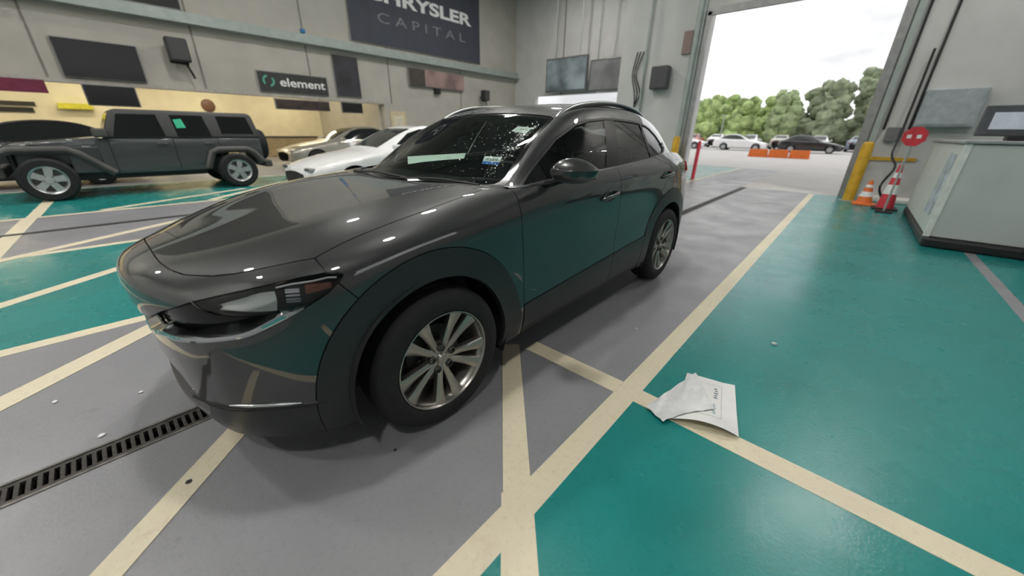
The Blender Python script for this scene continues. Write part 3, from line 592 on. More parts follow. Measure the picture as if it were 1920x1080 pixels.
# lamps
def frame_at(p): q, n = surf(p); t = np.cross([0, 0, 1.], n); t /= np.linalg.norm(t); u = np.cross(n, t); return q, n, t, u     # t points rearward on the left side
HLs = trim(LL, pHL2, gap=.001)
for s in (1, -1):
    S = HLs if s == 1 else mirror(HLs); lens = soup_obj(S, 'headlight', M_LENS, CAR, 0, -.001)
    soup_obj(S, 'lamp_housing', mat('lamp_black', (.02, .02, .022), .25, 0, .1, 30), lens, -.062, -.065)
    fl = lambda V: [(a, b*s, c) for a, b, c in V]
    # reflector blade: a hollow silver sweep that widens towards the rear
    V = []; na, nb = 12, 7
    for i in range(na):
        a = i/(na-1); x_ = .722-.150*a; zm = .771+.021*a; h_ = .009+.025*min(1, a*1.35)
        k0 = ((LV[:, 0]-x_)**2+(LV[:, 2]-zm)**2+(LV[:, 1] < .4)*9).argmin(); q, n = LV[k0], LN[k0]; t = np.cross([0, 0, 1.], n); t /= np.linalg.norm(t); u = np.cross(n, t)
        q = q+t*((q-np.array([x_, 0, 0]))[0]*0)
        for j in range(nb):
            bq = -1+2*j/(nb-1); V.append(q-n*(.048-.030*a**1.5-.014*bq*bq*(1-.4*a))+u*h_*bq)
    V = np.array(V).reshape(na, nb, 3)
    for _ in range(3): V[1:-1] = (V[:-2]+2*V[1:-1]+V[2:])/4
    subd(fl(V.reshape(-1, 3).tolist()), grid_quads(na, nb), 2, 'reflector', mat('reflector_silver', (.95, .95, .92), .3, .08, .02, 3), lens)
    e = V[-1]; MB().add(fl([tuple(p) for p in e]+[tuple(p+t*.012-n*.03) for p in e]), [(j, j+1, nb+j+1, nb+j) for j in range(nb-1)]).build('reflector_edge', M_SAT, lens)
    # louvred fin and amber marker
    for k_ in range(5):
        q, n, t, u = frame_at((.520, .722, .775+k_*.0125)); m_ = MB(); a = q-n*.022
        m_.tube(fl([tuple(a-t*.026+t*.002*k_), tuple(a+t*.020+t*.002*k_)]), .0035, 6); m_.build('louvre', mat('louvre_white', (.75, .74, .80), .25, .3), lens, 40)
    q, n, t, u = frame_at((.440, .772, .825)); V = []
    for a_ in (-.018, -.034):
        for (b_, h_) in ((-.045, -.020), (.040, -.006), (.040, .014), (-.045, .014)): V.append(tuple(q+n*a_+t*b_+u*h_))
    MB().add(fl(V), [(0, 1, 2, 3), (7, 6, 5, 4), (0, 4, 5, 1), (1, 5, 6, 2), (2, 6, 7, 3), (3, 7, 4, 0)]).build('amber_marker', mat('amber_reflector', (.20, .075, .05), .2, 0, .2, 60), lens)
    gp = []
    for x_, z_ in ((.555, .835), (.51, .843), (.46, .851), (.415, .855), (.39, .852)):
        i = ((LV[:, 0]-x_)**2+(LV[:, 2]-z_)**2+(LV[:, 1] < .4)*9).argmin(); gp.append(tuple(LV[i]-LN[i]*.013))
    MB().tube(fl(gp), .0035, 6).build('light_guide', mat('light_guide', (.85, .85, .9), .2, 0), lens, 40)
# grille
gz = clip(SL, grow(pG2, -.001), 2, True)
soup_obj(gz, 'grille_backing', M_GBLK, CAR, -.05, -.052)
for k_ in range(7):
    zz = .58+k_*.022; pts = []
    for yy in np.linspace(-.22, .22, 21):
        i = ((LV[:, 1]-yy)**2+(LV[:, 2]-zz)**2+(LV[:, 0] < .5)*9).argmin(); p = LV[i]-LN[i]*.040
        if pG(np.array([[p[0], yy, zz]]))[0] < -.012: pts.append((p[0], yy, zz))
    if len(pts) > 3: MB().tube(pts, .006, 6).build('grille_slat', M_GBLK, CAR, 40)
WL = np.array([(.500, .761, .757), (.548, .738, .733), (.594, .711, .709), (.653, .676, .681), (.701, .638, .669), (.775, .551, .654), (.825, .45, .640), (.845, .37, .631), (.866, .28, .616), (.877, .16, .575), (.880, 0, .560)])
wl_ = spl(WL, 5)
for s in (1, -1):
    V = []; m = len(wl_)
    for i, p in enumerate(wl_):
        q, n = surf(p); n = np.array([n[0], n[1], 0]); n /= np.linalg.norm(n); f = i/(m-1); h = np.interp(f, [0, .15, .4, .6, 1], [.004, .024, .016, .018, .018]); dp = np.interp(f, [0, .2, .35, .7, 1], [.006, .03, .13, .12, .06]); up = np.interp(f, [0, .2, .35, .7, 1], [.004, .012, .045, .045, .016])
        a = p+n*.004; b = p+n*.0055+np.array([0, 0, h*.45]); b2 = p+n*.002+np.array([0, 0, h]); c_ = p-n*dp+np.array([0, 0, h+up]); d_ = p-n*.02+np.array([0, 0, -.002])
        V += [a, b, b2, c_, d_]
    if s == -1: V = [(v[0], -v[1], v[2]) for v in V]
    MB().add(V, [(i*5+j, i*5+(j+1) % 5, (i+1)*5+(j+1) % 5, (i+1)*5+j) for i in range(m-1) for j in range(5)]).build('grille_wing', M_DCH, CAR, 28)
# lower intake and bright strip
soup_obj(clip(SL, grow(pI2, -.001), 2, True), 'intake_backing', M_BLK, CAR, -.07, -.075)
for zz in (.345, .40, .45):
    pts = []
    for yy in np.linspace(-.42, .42, 25):
        i = ((LV[:, 1]-yy)**2+(LV[:, 2]-zz)**2+(LV[:, 0] < .5)*9).argmin(); p = LV[i]-LN[i]*.045
        if pI(np.array([[p[0], yy, zz]]))[0] < -.005: pts.append((p[0], yy, zz))
    if len(pts) > 2: MB().tube(pts, .007, 6).build('intake_slat', M_BLK, CAR, 40)
for s in (1, -1):
    pts = []
    for x_, z_ in ((.765, .404), (.72, .404), (.67, .400), (.62, .394), (.585, .389)):
        i = ((LV[:, 0]-x_)**2+(LV[:, 2]-z_)**2+(LV[:, 1] < .4)*9).argmin(); p = LV[i]; pts.append((p[0]+LN[i][0]*.002, (p[1]+LN[i][1]*.002)*s, z_))
    MB().tube(pts, [.003, .007, .007, .006, .002], 8).build('bumper_strip', M_SAT, CAR, 50)
    pts = []
    for x_, z_ in ((.84, .392), (.80, .397), (.74, .398), (.66, .390), (.56, .378), (.50, .374)):
        i = ((LV[:, 0]-x_)**2+(LV[:, 2]-z_)**2+(LV[:, 1] < .4)*9).argmin(); p = LV[i]; pts.append((p[0]-LN[i][0]*.004, (p[1]-LN[i][1]*.004)*s, z_-.004))
    MB().tube(pts, .012, 8).build('strip_groove', M_BLK, CAR, 50)
# mirrors
def ringcage(rings): return [p for r in rings for p in r], grid_quads(len(rings), len(rings[0]), True)
for s in (1,):
    # rings stacked from the glass side (rear) forward; section in y,z
    def sec(x, y0, y1, zb, zt, pk): # 8 points, crease line at mid height
        zm = zb+(zt-zb)*.52; return [(x, y0, zm), (x+.004, y0+(y1-y0)*.12, zb+(zt-zb)*.86), (x+.002, y0+(y1-y0)*.42, zt), (x, y0+(y1-y0)*.80, zm+(zt-zm)*.55), (x-.004, y1, zm+.006), (x, y1-(y1-y0)*.07, zb+(zt-zb)*.22), (x, y0+(y1-y0)*.6, zb), (x+.002, y0+(y1-y0)*.1, zb+(zt-zb)*.06)]
    R_ = [sec(-.868, .905, 1.098, 1.088, 1.216, 0), sec(-.835, .892, 1.106, 1.082, 1.226, 0), sec(-.775, .884, 1.085, 1.086, 1.224, 0), sec(-.728, .892, 1.045, 1.100, 1.206, 0), sec(-.700, .91, 1.005, 1.122, 1.180, 0), sec(-.692, .925, .985, 1.135, 1.168, 0)]
    V, Q = ringcage(R_); Q = list(Q); n8 = len(V)
    Q += [(n8-8, n8-7, n8-6, n8-5), (n8-8, n8-5, n8-4, n8-1), (n8-1, n8-4, n8-3, n8-2)]
    cr = []
    for i in range(5):
        for j in (0, 4): cr.append((i*8+j, (i+1)*8+j))
    V = [(a, b*s, c) for a, b, c in V]
    mo = subd(V, Q, 3, 'door_mirror', mat('mirror_cap_paint', (.045, .046, .047), .28, .5, .1, 300, coat=.6), CAR, cr)
    MB().add([(-.862, (.915)*s, 1.10), (-.862, 1.085*s, 1.115), (-.862, 1.08*s, 1.17), (-.862, 1.0*s, 1.205), (-.862, .92*s, 1.195)], [(0, 1, 2, 3, 4)]).build('mirror_glass', M_CHR, mo)
    st = [[(-.735, .84, 1.055), (-.735, .84, 1.095), (-.80, .84, 1.10), (-.82, .84, 1.055)], [(-.745, .875, 1.062), (-.745, .875, 1.10), (-.80, .875, 1.104), (-.815, .875, 1.066)], [(-.755, .91, 1.080), (-.755, .91, 1.115), (-.81, .91, 1.115), (-.825, .91, 1.082)], [(-.76, .96, 1.092), (-.76, .96, 1.12), (-.82, .96, 1.12), (-.83, .96, 1.092)]]
    V, Q = ringcage(st); subd([(a, b*s, c) for a, b, c in V], Q, 2, 'mirror_stalk', M_GBLK, mo)
# door handles
for (xc, zc, ob) in ((-1.452, .945, dA), (-2.455, 1.013, dB)):
    for s, par in ((1, ob[0]), (-1, ob[1])):
        i = ((LV[:, 0]-xc)**2+(LV[:, 2]-zc)**2+(LV[:, 1] < .4)*9).argmin(); y = LV[i][1]
        V = []; n_ = 18
        for rr, dd in ((1., .0005), (.75, -.004), (.0, -.006)):
            for j in range(n_): a = 2*pi*j/n_; V.append((xc+.085*rr*cos(a), (y+.004+dd)*s, zc-.004+.036*rr*sin(a)))
        MB().add(V, grid_quads(3, n_, True)).build('handle_cup', M_GBLK, par, 60)
        hp = [(xc+.098, y+.004, zc-.014), (xc+.085, y+.022, zc-.010), (xc+.04, y+.030, zc-.002), (xc-.02, y+.032, zc+.006), (xc-.075, y+.028, zc+.013), (xc-.098, y+.004, zc+.014)]
        MB().tube([(a, b*s, c) for a, b, c in spl(hp, 4)], .0125, 8, flat=.8, up=(0, 1, 0)).build('handle', M_PAINT, par, 60)
# wipers
for pa_, pb in (((-.34, .10, 1.080), (-.50, .60, 1.075)), ((-.335, -.46, 1.078), (-.36, .12, 1.082))):
    MB().tube([pa_, tuple((np.array(pa_)+pb)/2+np.array([.0, 0, .012])), pb], .006, 6).build('wiper', M_BLK, CAR, 40)
# wheels
def wheel_meshes():
    D = {}
    D['wheel'] = MB().lathe([(.233, .088), (.237, .103), (.241, .107), (.2455, .106), (.2465, .100), (.243, .088), (.232, .080), (.226, .06), (.215, .02), (.213, -.05), (.225, -.09), (.243, -.095)], n=64).mesh('wheel', 40)
    tp = [(.240, .080), (.2465, .098), (.250, .1055), (.258, .110), (.275, .1135), (.300, .112), (.318, .107), (.331, .098), (.340, .085), (.3455, .070), (.347, .052)]
    for g in (.048, .012): tp += [(.347, g+.004), (.339, g+.003), (.339, g-.003), (.347, g-.004)]
    tp += [(r, -h) for r, h in tp[::-1]]; D['tyre'] = MB().lathe(tp, n=72).mesh('tyre', 30)
    sp = MB(); rows = [(.036, .030, .070), (.075, .032, .074), (.12, .035, .078), (.165, .043, .085), (.205, .055, .094), (.237, .068, .100)]; V = []
    for r, w, y in rows: V += [(-w*.5, y-.034, r), (-w*.5, y-.006, r), (-w*.12, y, r), (w*.30, y-.001, r), (w*.5, y-.008, r), (w*.5, y-.034, r)]
    sp.add(V, grid_quads(len(rows), 6, True)+[tuple(range(6)), tuple(range(30, 36))]); D['spoke'] = sp.mesh('spoke', 35)
    D['hub_cap'] = MB().lathe([(0, .079), (.022, .079), (.024, .076), (.0255, .077), (.029, .0775), (.031, .074), (.033, .066)], n=32).mesh('hub_cap', 35)
    D['hub'] = MB().lathe([(.030, .070), (.050, .068), (.072, .062), (.080, .05), (.08, .02), (.03, .02)], n=40).mesh('hub', 35)
    D['lug_nut'] = MB().lathe([(0, .074), (.006, .073), (.0085, .068), (.009, .05)], n=6).lathe([(.009, .066), (.0135, .0665), (.0138, .080), (.0165, .081), (.019, .078), (.0195, .055)], n=20).mesh('lug_nut', 35)
    D['brake_disc'] = MB().lathe([(.05, .0), (.148, .0), (.148, -.022), (.05, -.022)], n=40).mesh('brake_disc', 35)
    D['caliper'] = MB().box(.06, .16, -.03, .022, -.06, .06, .015).mesh('caliper')
    D['emblem'] = MB().lathe([(.011, .0795), (.013, .0815), (.015, .0795)], n=24).mesh('emblem', 35)
    return D
WD = wheel_meshes()
for k, m in dict(wheel=M_ALLOY, tyre=M_TYRE, spoke=M_ALLOY, hub_cap=M_ALLOY, hub=M_ALLOY, lug_nut=M_BRK, brake_disc=M_BRK, caliper=M_BRK, emblem=M_SAT).items(): WD[k].materials.append(m)
def put(name, par, ry=0., off=(0, 0, 0)):
    o = bpy.data.objects.new(name, WD[name]); COL.objects.link(o); o.parent = par; o.rotation_euler = (0, ry, 0); o.location = off; return o
def wheel(x, s, steer, spin):
    w = bpy.data.objects.new('wheel', WD['wheel']); COL.objects.link(w); w.parent = CAR; w.matrix_parent_inverse = Matrix.Translation(-CAR.location)
    w.location = (x, .7825*s, .347); w.rotation_euler = (0, 0, steer+(pi if s < 0 else 0))
    put('tyre', w); put('hub_cap', w); put('hub', w); put('brake_disc', w); put('caliper', w, .6); put('emblem', w)
    for p in range(5):
        th = radians(spin+72*p)          # angle from +x towards +z
        for sg in (-1, 1):
            a = th+sg*radians(11.8); off = (cos(th)*0, 0, 0); put('spoke', w, pi/2-a-sg*radians(1.5))
        l = th+radians(36); put('lug_nut', w, 0, (.058*cos(l), 0, .058*sin(l)))
wheel(0, 1, -.024, 51); wheel(0, -1, -.024, 20); wheel(-2.655, 1, 0, 62); wheel(-2.655, -1, 0, 10)
for x in (0, -2.655):
    for s in (1, -1):
        V = []; n_ = 30
        for i in range(n_+1):
            a = -.35+(pi+.7)*i/n_
            for (r, y) in ((.43, .875), (.43, .60), (.30, .52)): V.append((x+.005+r*cos(a), y*s, .352+r*sin(a)))
        MB().add(V, grid_quads(n_+1, 3)).build('wheel_liner', M_BLK, CAR, 40)
MB().box(-3.2, .72, -.58, .58, .20, .27, .02).build('underbody', M_BLK, CAR)
# cabin
MB().box(-3.1, -.5, -.78, .78, .28, .34).build('cabin_floor', M_DASH, CAR)
dsh = MB(); V = []
for x, z in ((-.42, .99), (-.50, 1.030), (-.66, 1.045), (-.84, 1.035), (-.93, .99), (-.96, .90), (-.94, .75)):
    for y in (-.74, -.5, -.3, 0, .3, .5, .74): V.append((x, y, z+(.035 if (.2 < y < .6 and -.95 < x < -.6) else 0)))
subd(V, grid_quads(7, 7), 2, 'dashboard', M_DASH, CAR)
sw = MB(); c_ = Vector((-1.06, .37, .98)); ax = Vector((-.90, 0, .43)).normalized(); u_ = Vector((0, 1, 0)); w_ = ax.cross(u_)
sw.tube([tuple(c_+(u_*cos(a)+w_*sin(a))*.185) for a in [2*pi*i/32 for i in range(32)]], .014, 8, True); sw.tube([tuple(c_-u_*.18), tuple(c_-ax*.03), tuple(c_+u_*.18)], .016, 6); sw.tube([tuple(c_-ax*.03), tuple(c_-ax*.25)], .03, 8)
sw.build('steering_wheel', M_DASH, CAR, 50)
def seat(yc, xb, w, name='seat'):
    V = []; prof = [(-.0, .50, .8), (.03, .52, .9), (.0, .58, 1.), (-.05, .80, 1.), (-.11, 1.0, .93), (-.16, 1.13, .66), (-.22, 1.13, .62), (-.20, .95, .9), (-.15, .6, 1.), (-.12, .48, .9)]
    for dx, z, k in prof:
        for f in (-1, -.6, 0, .6, 1): V.append((xb+dx+(.03 if abs(f) == 1 and dx > -.12 else 0), yc+f*w*k, z))
    o = subd(V, grid_quads(len(prof), 5), 2, name, M_SEAT, CAR)
    hv = []
    for x, k in ((xb-.155, .6), (xb-.14, 1), (xb-.19, 1.), (xb-.235, .7)): hv += [(x, yc-.13*k, 1.24-.05*k), (x, yc+.13*k, 1.24-.05*k), (x-.015, yc+.12*k, 1.26+.075*k), (x-.015, yc-.12*k, 1.26+.075*k)]
    subd(hv, grid_quads(4, 4, True)+[(0, 1, 2, 3), (12, 15, 14, 13)], 2, 'headrest', M_SEAT, o)
    for d_ in (-.05, .05): MB().cyl((xb-.185, yc+d_, 1.1), (xb-.19, yc+d_, 1.24), .007, n=6).build('headrest_post', M_SAT, o)
    cv = []
    for x, zz, k in ((xb+.02, .50, 1), (xb+.25, .53, 1), (xb+.48, .54, .95), (xb+.53, .48, .9), (xb+.50, .36, .9), (xb, .34, .9)):
        for f in (-1, -.6, 0, .6, 1): cv.append((x, yc+f*w*k, zz+(.03 if abs(f) == 1 else 0)))
    subd(cv, grid_quads(6, 5), 2, 'cushion', M_SEAT, o)
seat(.37, -1.62, .24); seat(-.37, -1.62, .24)
for yc in (-.4, .0, .4): seat(yc, -2.45, .21, 'rear_seat')
# windshield stickers and a long pale strip (inside of the glass)
def stick(pts, m, name, off):
    V = []
    for p in pts: V.append(np.array(p)-proj_n(p)*off)
    MB().add([tuple(v) for v in V], [tuple(range(len(V)))]).build(name, m, ws)
def proj_n(p): return UN[((UV-np.array(p))**2).sum(1).argmin()]
M_STK = mat('sticker_white', (.80, .86, .84), .6, 0, .05, 20); M_BLU = mat('sticker_blue', (.02, .16, .55), .5)
A, B, C_, D_ = [np.array(p) for p in ((-.718, .415, 1.212), (-.75, .527, 1.211), (-.688, .553, 1.171), (-.655, .453, 1.175))]
E_, F_ = A+(D_-A)*.66, B+(C_-B)*.66
stick((A, B, F_, E_), M_STK, 'permit_sticker', .012); stick((E_, F_, C_, D_), M_BLU, 'permit_band', .012)
for k_ in range(9):
    a, b = .12+.085*k_, .12+.085*k_+.03+.02*(k_ % 2); p0, p1 = A+(E_-A)*.45, B+(F_-B)*.45; q0, q1 = A+(E_-A)*.85, B+(F_-B)*.85
    stick((p0+(p1-p0)*a, p0+(p1-p0)*b, q0+(q1-q0)*b, q0+(q1-q0)*a), M_DASH, 'barcode_bar', .0112)
stick(((-.997, .372, 1.350), (-1.064, .371, 1.380), (-1.062, .488, 1.368), (-.992, .496, 1.335)), M_STK, 'inspection_sticker', .012)
stick(((-1.03, .415, 1.362), (-1.035, .414, 1.364), (-1.033, .452, 1.360), (-1.028, .453, 1.358)), M_DASH, 'sticker_line', .0112)
stick(((-.602, -.221, 1.183), (-.640, -.03, 1.200), (-.672, .13, 1.213), (-.699, .267, 1.224), (-.651, .305, 1.197), (-.605, .17, 1.183), (-.555, .03, 1.166), (-.511, -.083, 1.147)), mat('pale_strip', (.74, .86, .80), .6, 0, .04, 9), 'pale_strip', .014)  # long pale greenish strip set just behind the glass
# rain beads left on the glass
dr = MB(); 
for _ in range(420):
    if RNG.random() < .72: t_ = RNG.random()**.8; x = -.62-.42*t_+RNG.normal(0, .035); y = .600-.075*t_-abs(RNG.normal(0, .05))
    else: x = RNG.uniform(-1.1, -.5); y = RNG.uniform(.1, .6)
    i = ((UV[:, 0]-x)**2+(UV[:, 1]-y)**2+(UV[:, 2] < 1.)*9).argmin(); p, n = UV[i]+np.array([RNG.normal(0, .006), RNG.normal(0, .006), 0])*0, UN[i]
    t1 = np.cross(n, [0, 1, 0]); t1 /= np.linalg.norm(t1); t2 = np.cross(n, t1); p = p+t1*RNG.uniform(-.008, .008)+t2*RNG.uniform(-.006, .006)-n*.003
    r = RNG.uniform(.0014, .0042); V = [tuple(p+n*r*.6)]+[tuple(p+(t1*cos(a)+t2*sin(a))*r*.7+n*r*.42) for a in np.arange(6)*pi/3]+[tuple(p+(t1*cos(a)+t2*sin(a))*r) for a in np.arange(6)*pi/3]
    dr.add(V, [(0, 1+j, 1+(j+1) % 6) for j in range(6)]+[(1+j, 7+j, 7+(j+1) % 6, 1+(j+1) % 6) for j in range(6)])
w_ = dr.build('water_beads', mat('water_bead', (.80, .84, .82), .05, .85, .05, 5), CAR, 80); w_['kind'] = 'stuff'
# ------------------------------------------------------------------ wall signs and screens
M_DGREY = mat('charcoal_banner', (.022, .023, .022), .7, 0, .1, 3); M_NAVY = mat('navy_banner', (.050, .055, .075), .65, 0, .08, 2); M_WHT = mat('white_print', (.82, .82, .82), .6, 0, .03); M_LGP = mat('grey_print', (.20, .21, .23), .6)
M_SCR = mat('screen_dark', (.012, .012, .013), .2, 0, .1, 3); M_FRM = mat('sign_frame', (.30, .30, .29), .5, .3)
def panel(name, label, cat, xa, xb, za, zb, m, y=WY, th=.06, edge=.03, off=.02):
    t = thing(name, label, cat, ((xa+xb)/2, y+off, za))
    MB().box(xa, xb, y+off, y+off+th*.6, za, zb).build('frame', M_FRM, t); MB().box(min(xa, xb)+edge, max(xa, xb)-edge, y+off+th*.3, y+off+th, za+edge, zb-edge).build('face', m, t); return t
t = panel('banner', 'large navy wall banner with white CHRYSLER CAPITAL lettering', 'banner', -15.35, -7.97, 4.73, 7.7, M_NAVY)
text_mesh('CHRYSLER', .68, M_WHT, 'lettering', t, (-11.75, WY+.085, 6.38), 5.95, weight=.022); text_mesh('C A P I T A L', .52, M_LGP, 'lettering', t, (-11.78, WY+.085, 5.60), 4.95)
t = panel('banner', 'dark charcoal banner above the beam at the top left', 'banner', -2.52, 2.2, 4.66, 6.6, M_DGREY)
t = panel('wall_screen', 'wide black screen on the left wall above the boxy off-roader hood', 'screen', -1.145, .578, 2.56, 3.53, M_SCR, th=.12)
t = panel('wall_screen', 'small black screen hung below the wide black screen', 'screen', -.80, .32, 1.86, 2.42, M_SCR, WY+.02, th=.12)
t = panel('sign_board', 'dark element sign with a green ring logo', 'sign', -6.70, -4.18, 2.555, 3.26, mat('element_board', (.035, .037, .036), .6))
text_mesh('element', .40, M_WHT, 'lettering', t, (-5.74, WY+.085, 2.80), 1.66, weight=.006)
mb = MB()
for k, a0 in enumerate((100, 280)):
    pts = [(-4.53-.165*cos(radians(a)), WY+.09, 2.93+.165*sin(radians(a))) for a in range(a0, a0+130, 10)]; MB().tube(pts, .035, 6, up=(0, 1, 0)).build('logo_arc', mat('logo_green', (.12, .42, .32), .6), t)
t = panel('wall_screen', 'narrow dark brown display strip below the element sign', 'screen', -6.62, -4.58, 2.0, 2.37, mat('brown_screen', (.045, .03, .028), .4, 0, .4, 4), WY+.02, th=.1)
t = panel('banner', 'tall dark vertical banner right of the element sign', 'banner', -8.13, -7.03, 2.60, 4.14, mat('plum_banner', (.035, .032, .04), .6, 0, .3, 2))
t = panel('wall_screen', 'small dark screen under the tall vertical banner', 'screen', -8.06, -7.12, 1.98, 2.40, M_SCR, WY+.02, th=.1)
t = panel('wall_screen', 'long screen with a dim reddish picture right of the tall banner', 'screen', -14.05, -10.6, 3.30, 4.08, mat('red_screen', (.30, .20, .19), .4, 0, .35, 1.3), th=.14)
MB().box(-11.5, -10.62, WY+.155, WY+.165, 3.33, 4.05).build('dark_patch', mat('screen_brown', (.07, .06, .055), .4), t); MB().box(-12.4, -12.1, WY, WY+.18, 3.05, 3.30).build('bracket', M_BLK, t)
def speaker(label, x, z, y, s=1.):
    t = thing('wall_speaker', label, 'speaker', (x, y+.35, z)); MB().box(x-.26*s, x+.26*s, y+.22, y+.55, z-.32*s, z+.32*s, .04).build('cabinet', mat('speaker_black', (.03, .03, .032), .5, 0, .15, 30), t)
    MB().box(x-.22*s, x+.22*s, y+.545, y+.565, z-.28*s, z+.28*s).build('mesh_front', mat('speaker_mesh', (.055, .055, .058), .6, 0, .3, 120), t); MB().cyl((x, y, z-.1), (x, y+.3, z-.1), .05, n=10).build('wall_arm', M_BLK, t)
    MB().tube([(x-.12*s, y+.3, z-.3*s), (x-.22*s, y+.3, z-.6*s), (x-.26*s, y+.28, z-.75*s)], .035, 6).build('bracket', M_BLK, t); MB().tube([(x+.26*s, y+.3, z-.33*s), (x-.2*s, y+.3, z-.36*s)], .04, 6).build('yoke', M_BLK, t)
speaker('black box speaker on a wall arm right of the wide black screen', -2.06, 3.52, WY)
speaker('small dark speaker on the wall near the far corner', -15.4, 3.2, WY, .8)
tag(MB().box(-6.15, -6.0, WY+.02, WY+.16, 4.66, 4.80, .03).build('junction_box', mat('blue_box', (.03, .20, .45), .5)), 'small blue box on the beam above the element sign', 'box')
tag(MB().box(.98, 2.4, WY+.02, WY+.07, 2.12, 2.44, .01).build('sign_board', mat('maroon_board', (.16, .015, .05), .6)), 'maroon sign board at the far left edge under the lintel', 'sign')
# hanging screens near the far doorway and wall fittings on the pier
def hangtv(label, y0, y1, z0, z1, x, m):
    t = thing('hanging_screen', label, 'screen', (x, (y0+y1)/2, z0)); MB().box(x-.12, x, y0, y1, z0, z1, .03).build('case', mat('tv_case', (.10, .10, .105), .4), t); MB().box(x-.001, x+.01, y0+.08, y1-.08, z0+.08, z1-.08).build('picture', m, t)
    for y in (y0*.8+y1*.2, y0*.2+y1*.8): MB().cyl((x-.06, y, z1), (x-.06, y, zt), .03, n=8).build('hanger_pole', M_STEEL, t)
hangtv('big hanging screen with a pale sky picture before the far doorway', -11.9, -9.3, 3.35, 4.95, FX+1., mat('tv_blue', (.22, .26, .28), .25, 0, .5, .9))
hangtv('grey hanging screen right of the pale sky screen', -9.1, -6.9, 3.25, 4.65, FX+1.1, mat('tv_grey', (.20, .20, .205), .3, 0, .25, 1.2))
tag(MB().box(EX+.02, EX+.3, -3.15, -2.65, 2.55, 3.15, .04).build('control_box', mat('dark_control', (.06, .06, .065), .5)), 'dark control box high on the pier beside the doorway', 'box')
tag(MB().box(EX+.01, EX+.06, -2.45, -2.2, 3.4, 3.95, .01).build('notice', mat('brown_notice', (.26, .19, .17), .6)), 'brown notice plate near the top of the pier', 'notice')
for lab, y, r in (('thin grey conduit on the pier left of the doorway', -3.45, .035), ('thick grey pipe on the pier nearest the doorway', -2.1, .07)):
    tag(MB().cyl((EX+.1, y, 0), (EX+.1, y, zt), r, n=10).build('conduit', M_STEEL, None, 50), lab, 'pipe')
cb = MB()
for k in range(3): cb.tube(spl([(EX+.06, -3.55-.1*k, 3.6), (EX+.08, -3.7-.06*k, 3.0), (EX+.08, -3.5-.09*k, 2.5), (EX+.06, -3.65, 2.1)], 4), .018, 5)
tag(cb.build('cable_bundle', M_BLK, None, 50), 'black cable bundle looped on the pier wall', 'cable')
# ------------------------------------------------------------------ bollards, cones, booth at the right
M_YEL = mat('yellow_bollard_paint', (.62, .36, .02), .5, 0, .12, 8); M_RED = mat('red_plastic', (.62, .04, .06), .45, 0, .1, 8); M_ORG = mat('orange_plastic', (.75, .17, .03), .5, 0, .1, 8)
def bollard(label, x, y, h, r, m):
    t = thing('bollard', label, 'bollard', (x, y, 0)); MB().lathe([(r*1.02, 0), (r, .02), (r, h-.1), (r*.85, h-.03), (r*.45, h), (0, h)], (x, y, 0), 'z', 24).build('post', m, t, 40); MB().lathe([(r*1.7, 0), (r*1.7, .012), (r, .014)], (x, y, 0), 'z', 24).build('base_plate', M_STEEL, t)
bollard('thick yellow bollard at the right side of the big doorway', -10.55, 2.16, 1.25, .105, M_YEL)
bollard('yellow bollard at the left jamb behind the crossover', -10.9, -2.02, 1.28, .1, M_YEL)
bollard('slim red post standing outside the doorway', -12.1, -1.72, 1.16, .055, mat('faded_red_post', (.70, .06, .09), .5))
def cone(label, x, y, h, m):
    t = thing('traffic_cone', label, 'cone', (x, y, 0)); MB().box(x-.19, x+.19, y-.19, y+.19, 0, .04, .012).build('base', M_BLK if m is M_RED else m, t); MB().lathe([(.14, .04), (.03, h), (.018, h+.005), (0, h+.005)], (x, y, 0), 'z', 24).build('shell', m, t, 40)
    MB().lathe([(.109, .04+.36*(h-.04)-.03), (.085, .04+.58*(h-.04)-.03)], (x, y, 0), 'z', 24).build('reflective_band', M_WHT, t, 40); MB().lathe([(.067, .04+.70*(h-.04)), (.055, .04+.82*(h-.04))], (x, y, 0), 'z', 24).build('reflective_band', M_WHT, t, 40)
cone('red traffic cone with white bands beside the grey booth', -9.68, 2.74, .86, M_RED); cone('small orange cone behind the yellow bollard', -10.1, 2.42, .5, M_ORG)
tag(MB().box(EX+.0, EX+.55, 2.32, 3.3, 0, .09, .02).build('curb', mat('white_curb', (.66, .65, .62), .7)), 'white curb block behind the cones by the end wall', 'curb')
tag(MB().tube(spl([(-10.7, 2.75, .02), (-10.6, 2.6, .35), (-10.75, 2.72, .75), (-10.9, 2.6, 1.0), (-11.1, 2.62, 1.5), (-11.22, 2.62, 3.)], 5), .022, 6).build('hose', M_BLK, None, 50), 'black hose hanging down the end wall above the cones', 'hose')
t = thing('paddle_sign', 'red octagonal paddle sign on a stand beside the booth', 'sign', (-9.2, 2.72, 0))
MB().prism([(2.72+.17*cos(radians(22.5+45*k)), 1.36+.17*sin(radians(22.5+45*k))) for k in range(8)], -9.21, -9.195, 'x').build('plate', M_RED, t); MB().cyl((-9.22, 2.72, .0), (-9.22, 2.72, 1.22), .016, n=8).build('stick', M_STEEL, t); MB().box(-9.35, -9.09, 2.6, 2.84, 0, .03).build('foot', M_BLK, t)
for dy in (-.07, .055): MB().box(-9.194, -9.19, 2.72+dy-.03, 2.72+dy+.03, 1.33, 1.39).build('white_mark', M_WHT, t)
M_BOOTH = mat('booth_laminate', (.50, .52, .505), .45, 0, .05, 2); M_BOOTH2 = mat('booth_side_panel', (.60, .615, .58), .5, 0, .04, 2)
t = thing('service_booth', 'pale grey service booth counter with black kick plate at the right', 'booth', (-8., 3.7, 0))
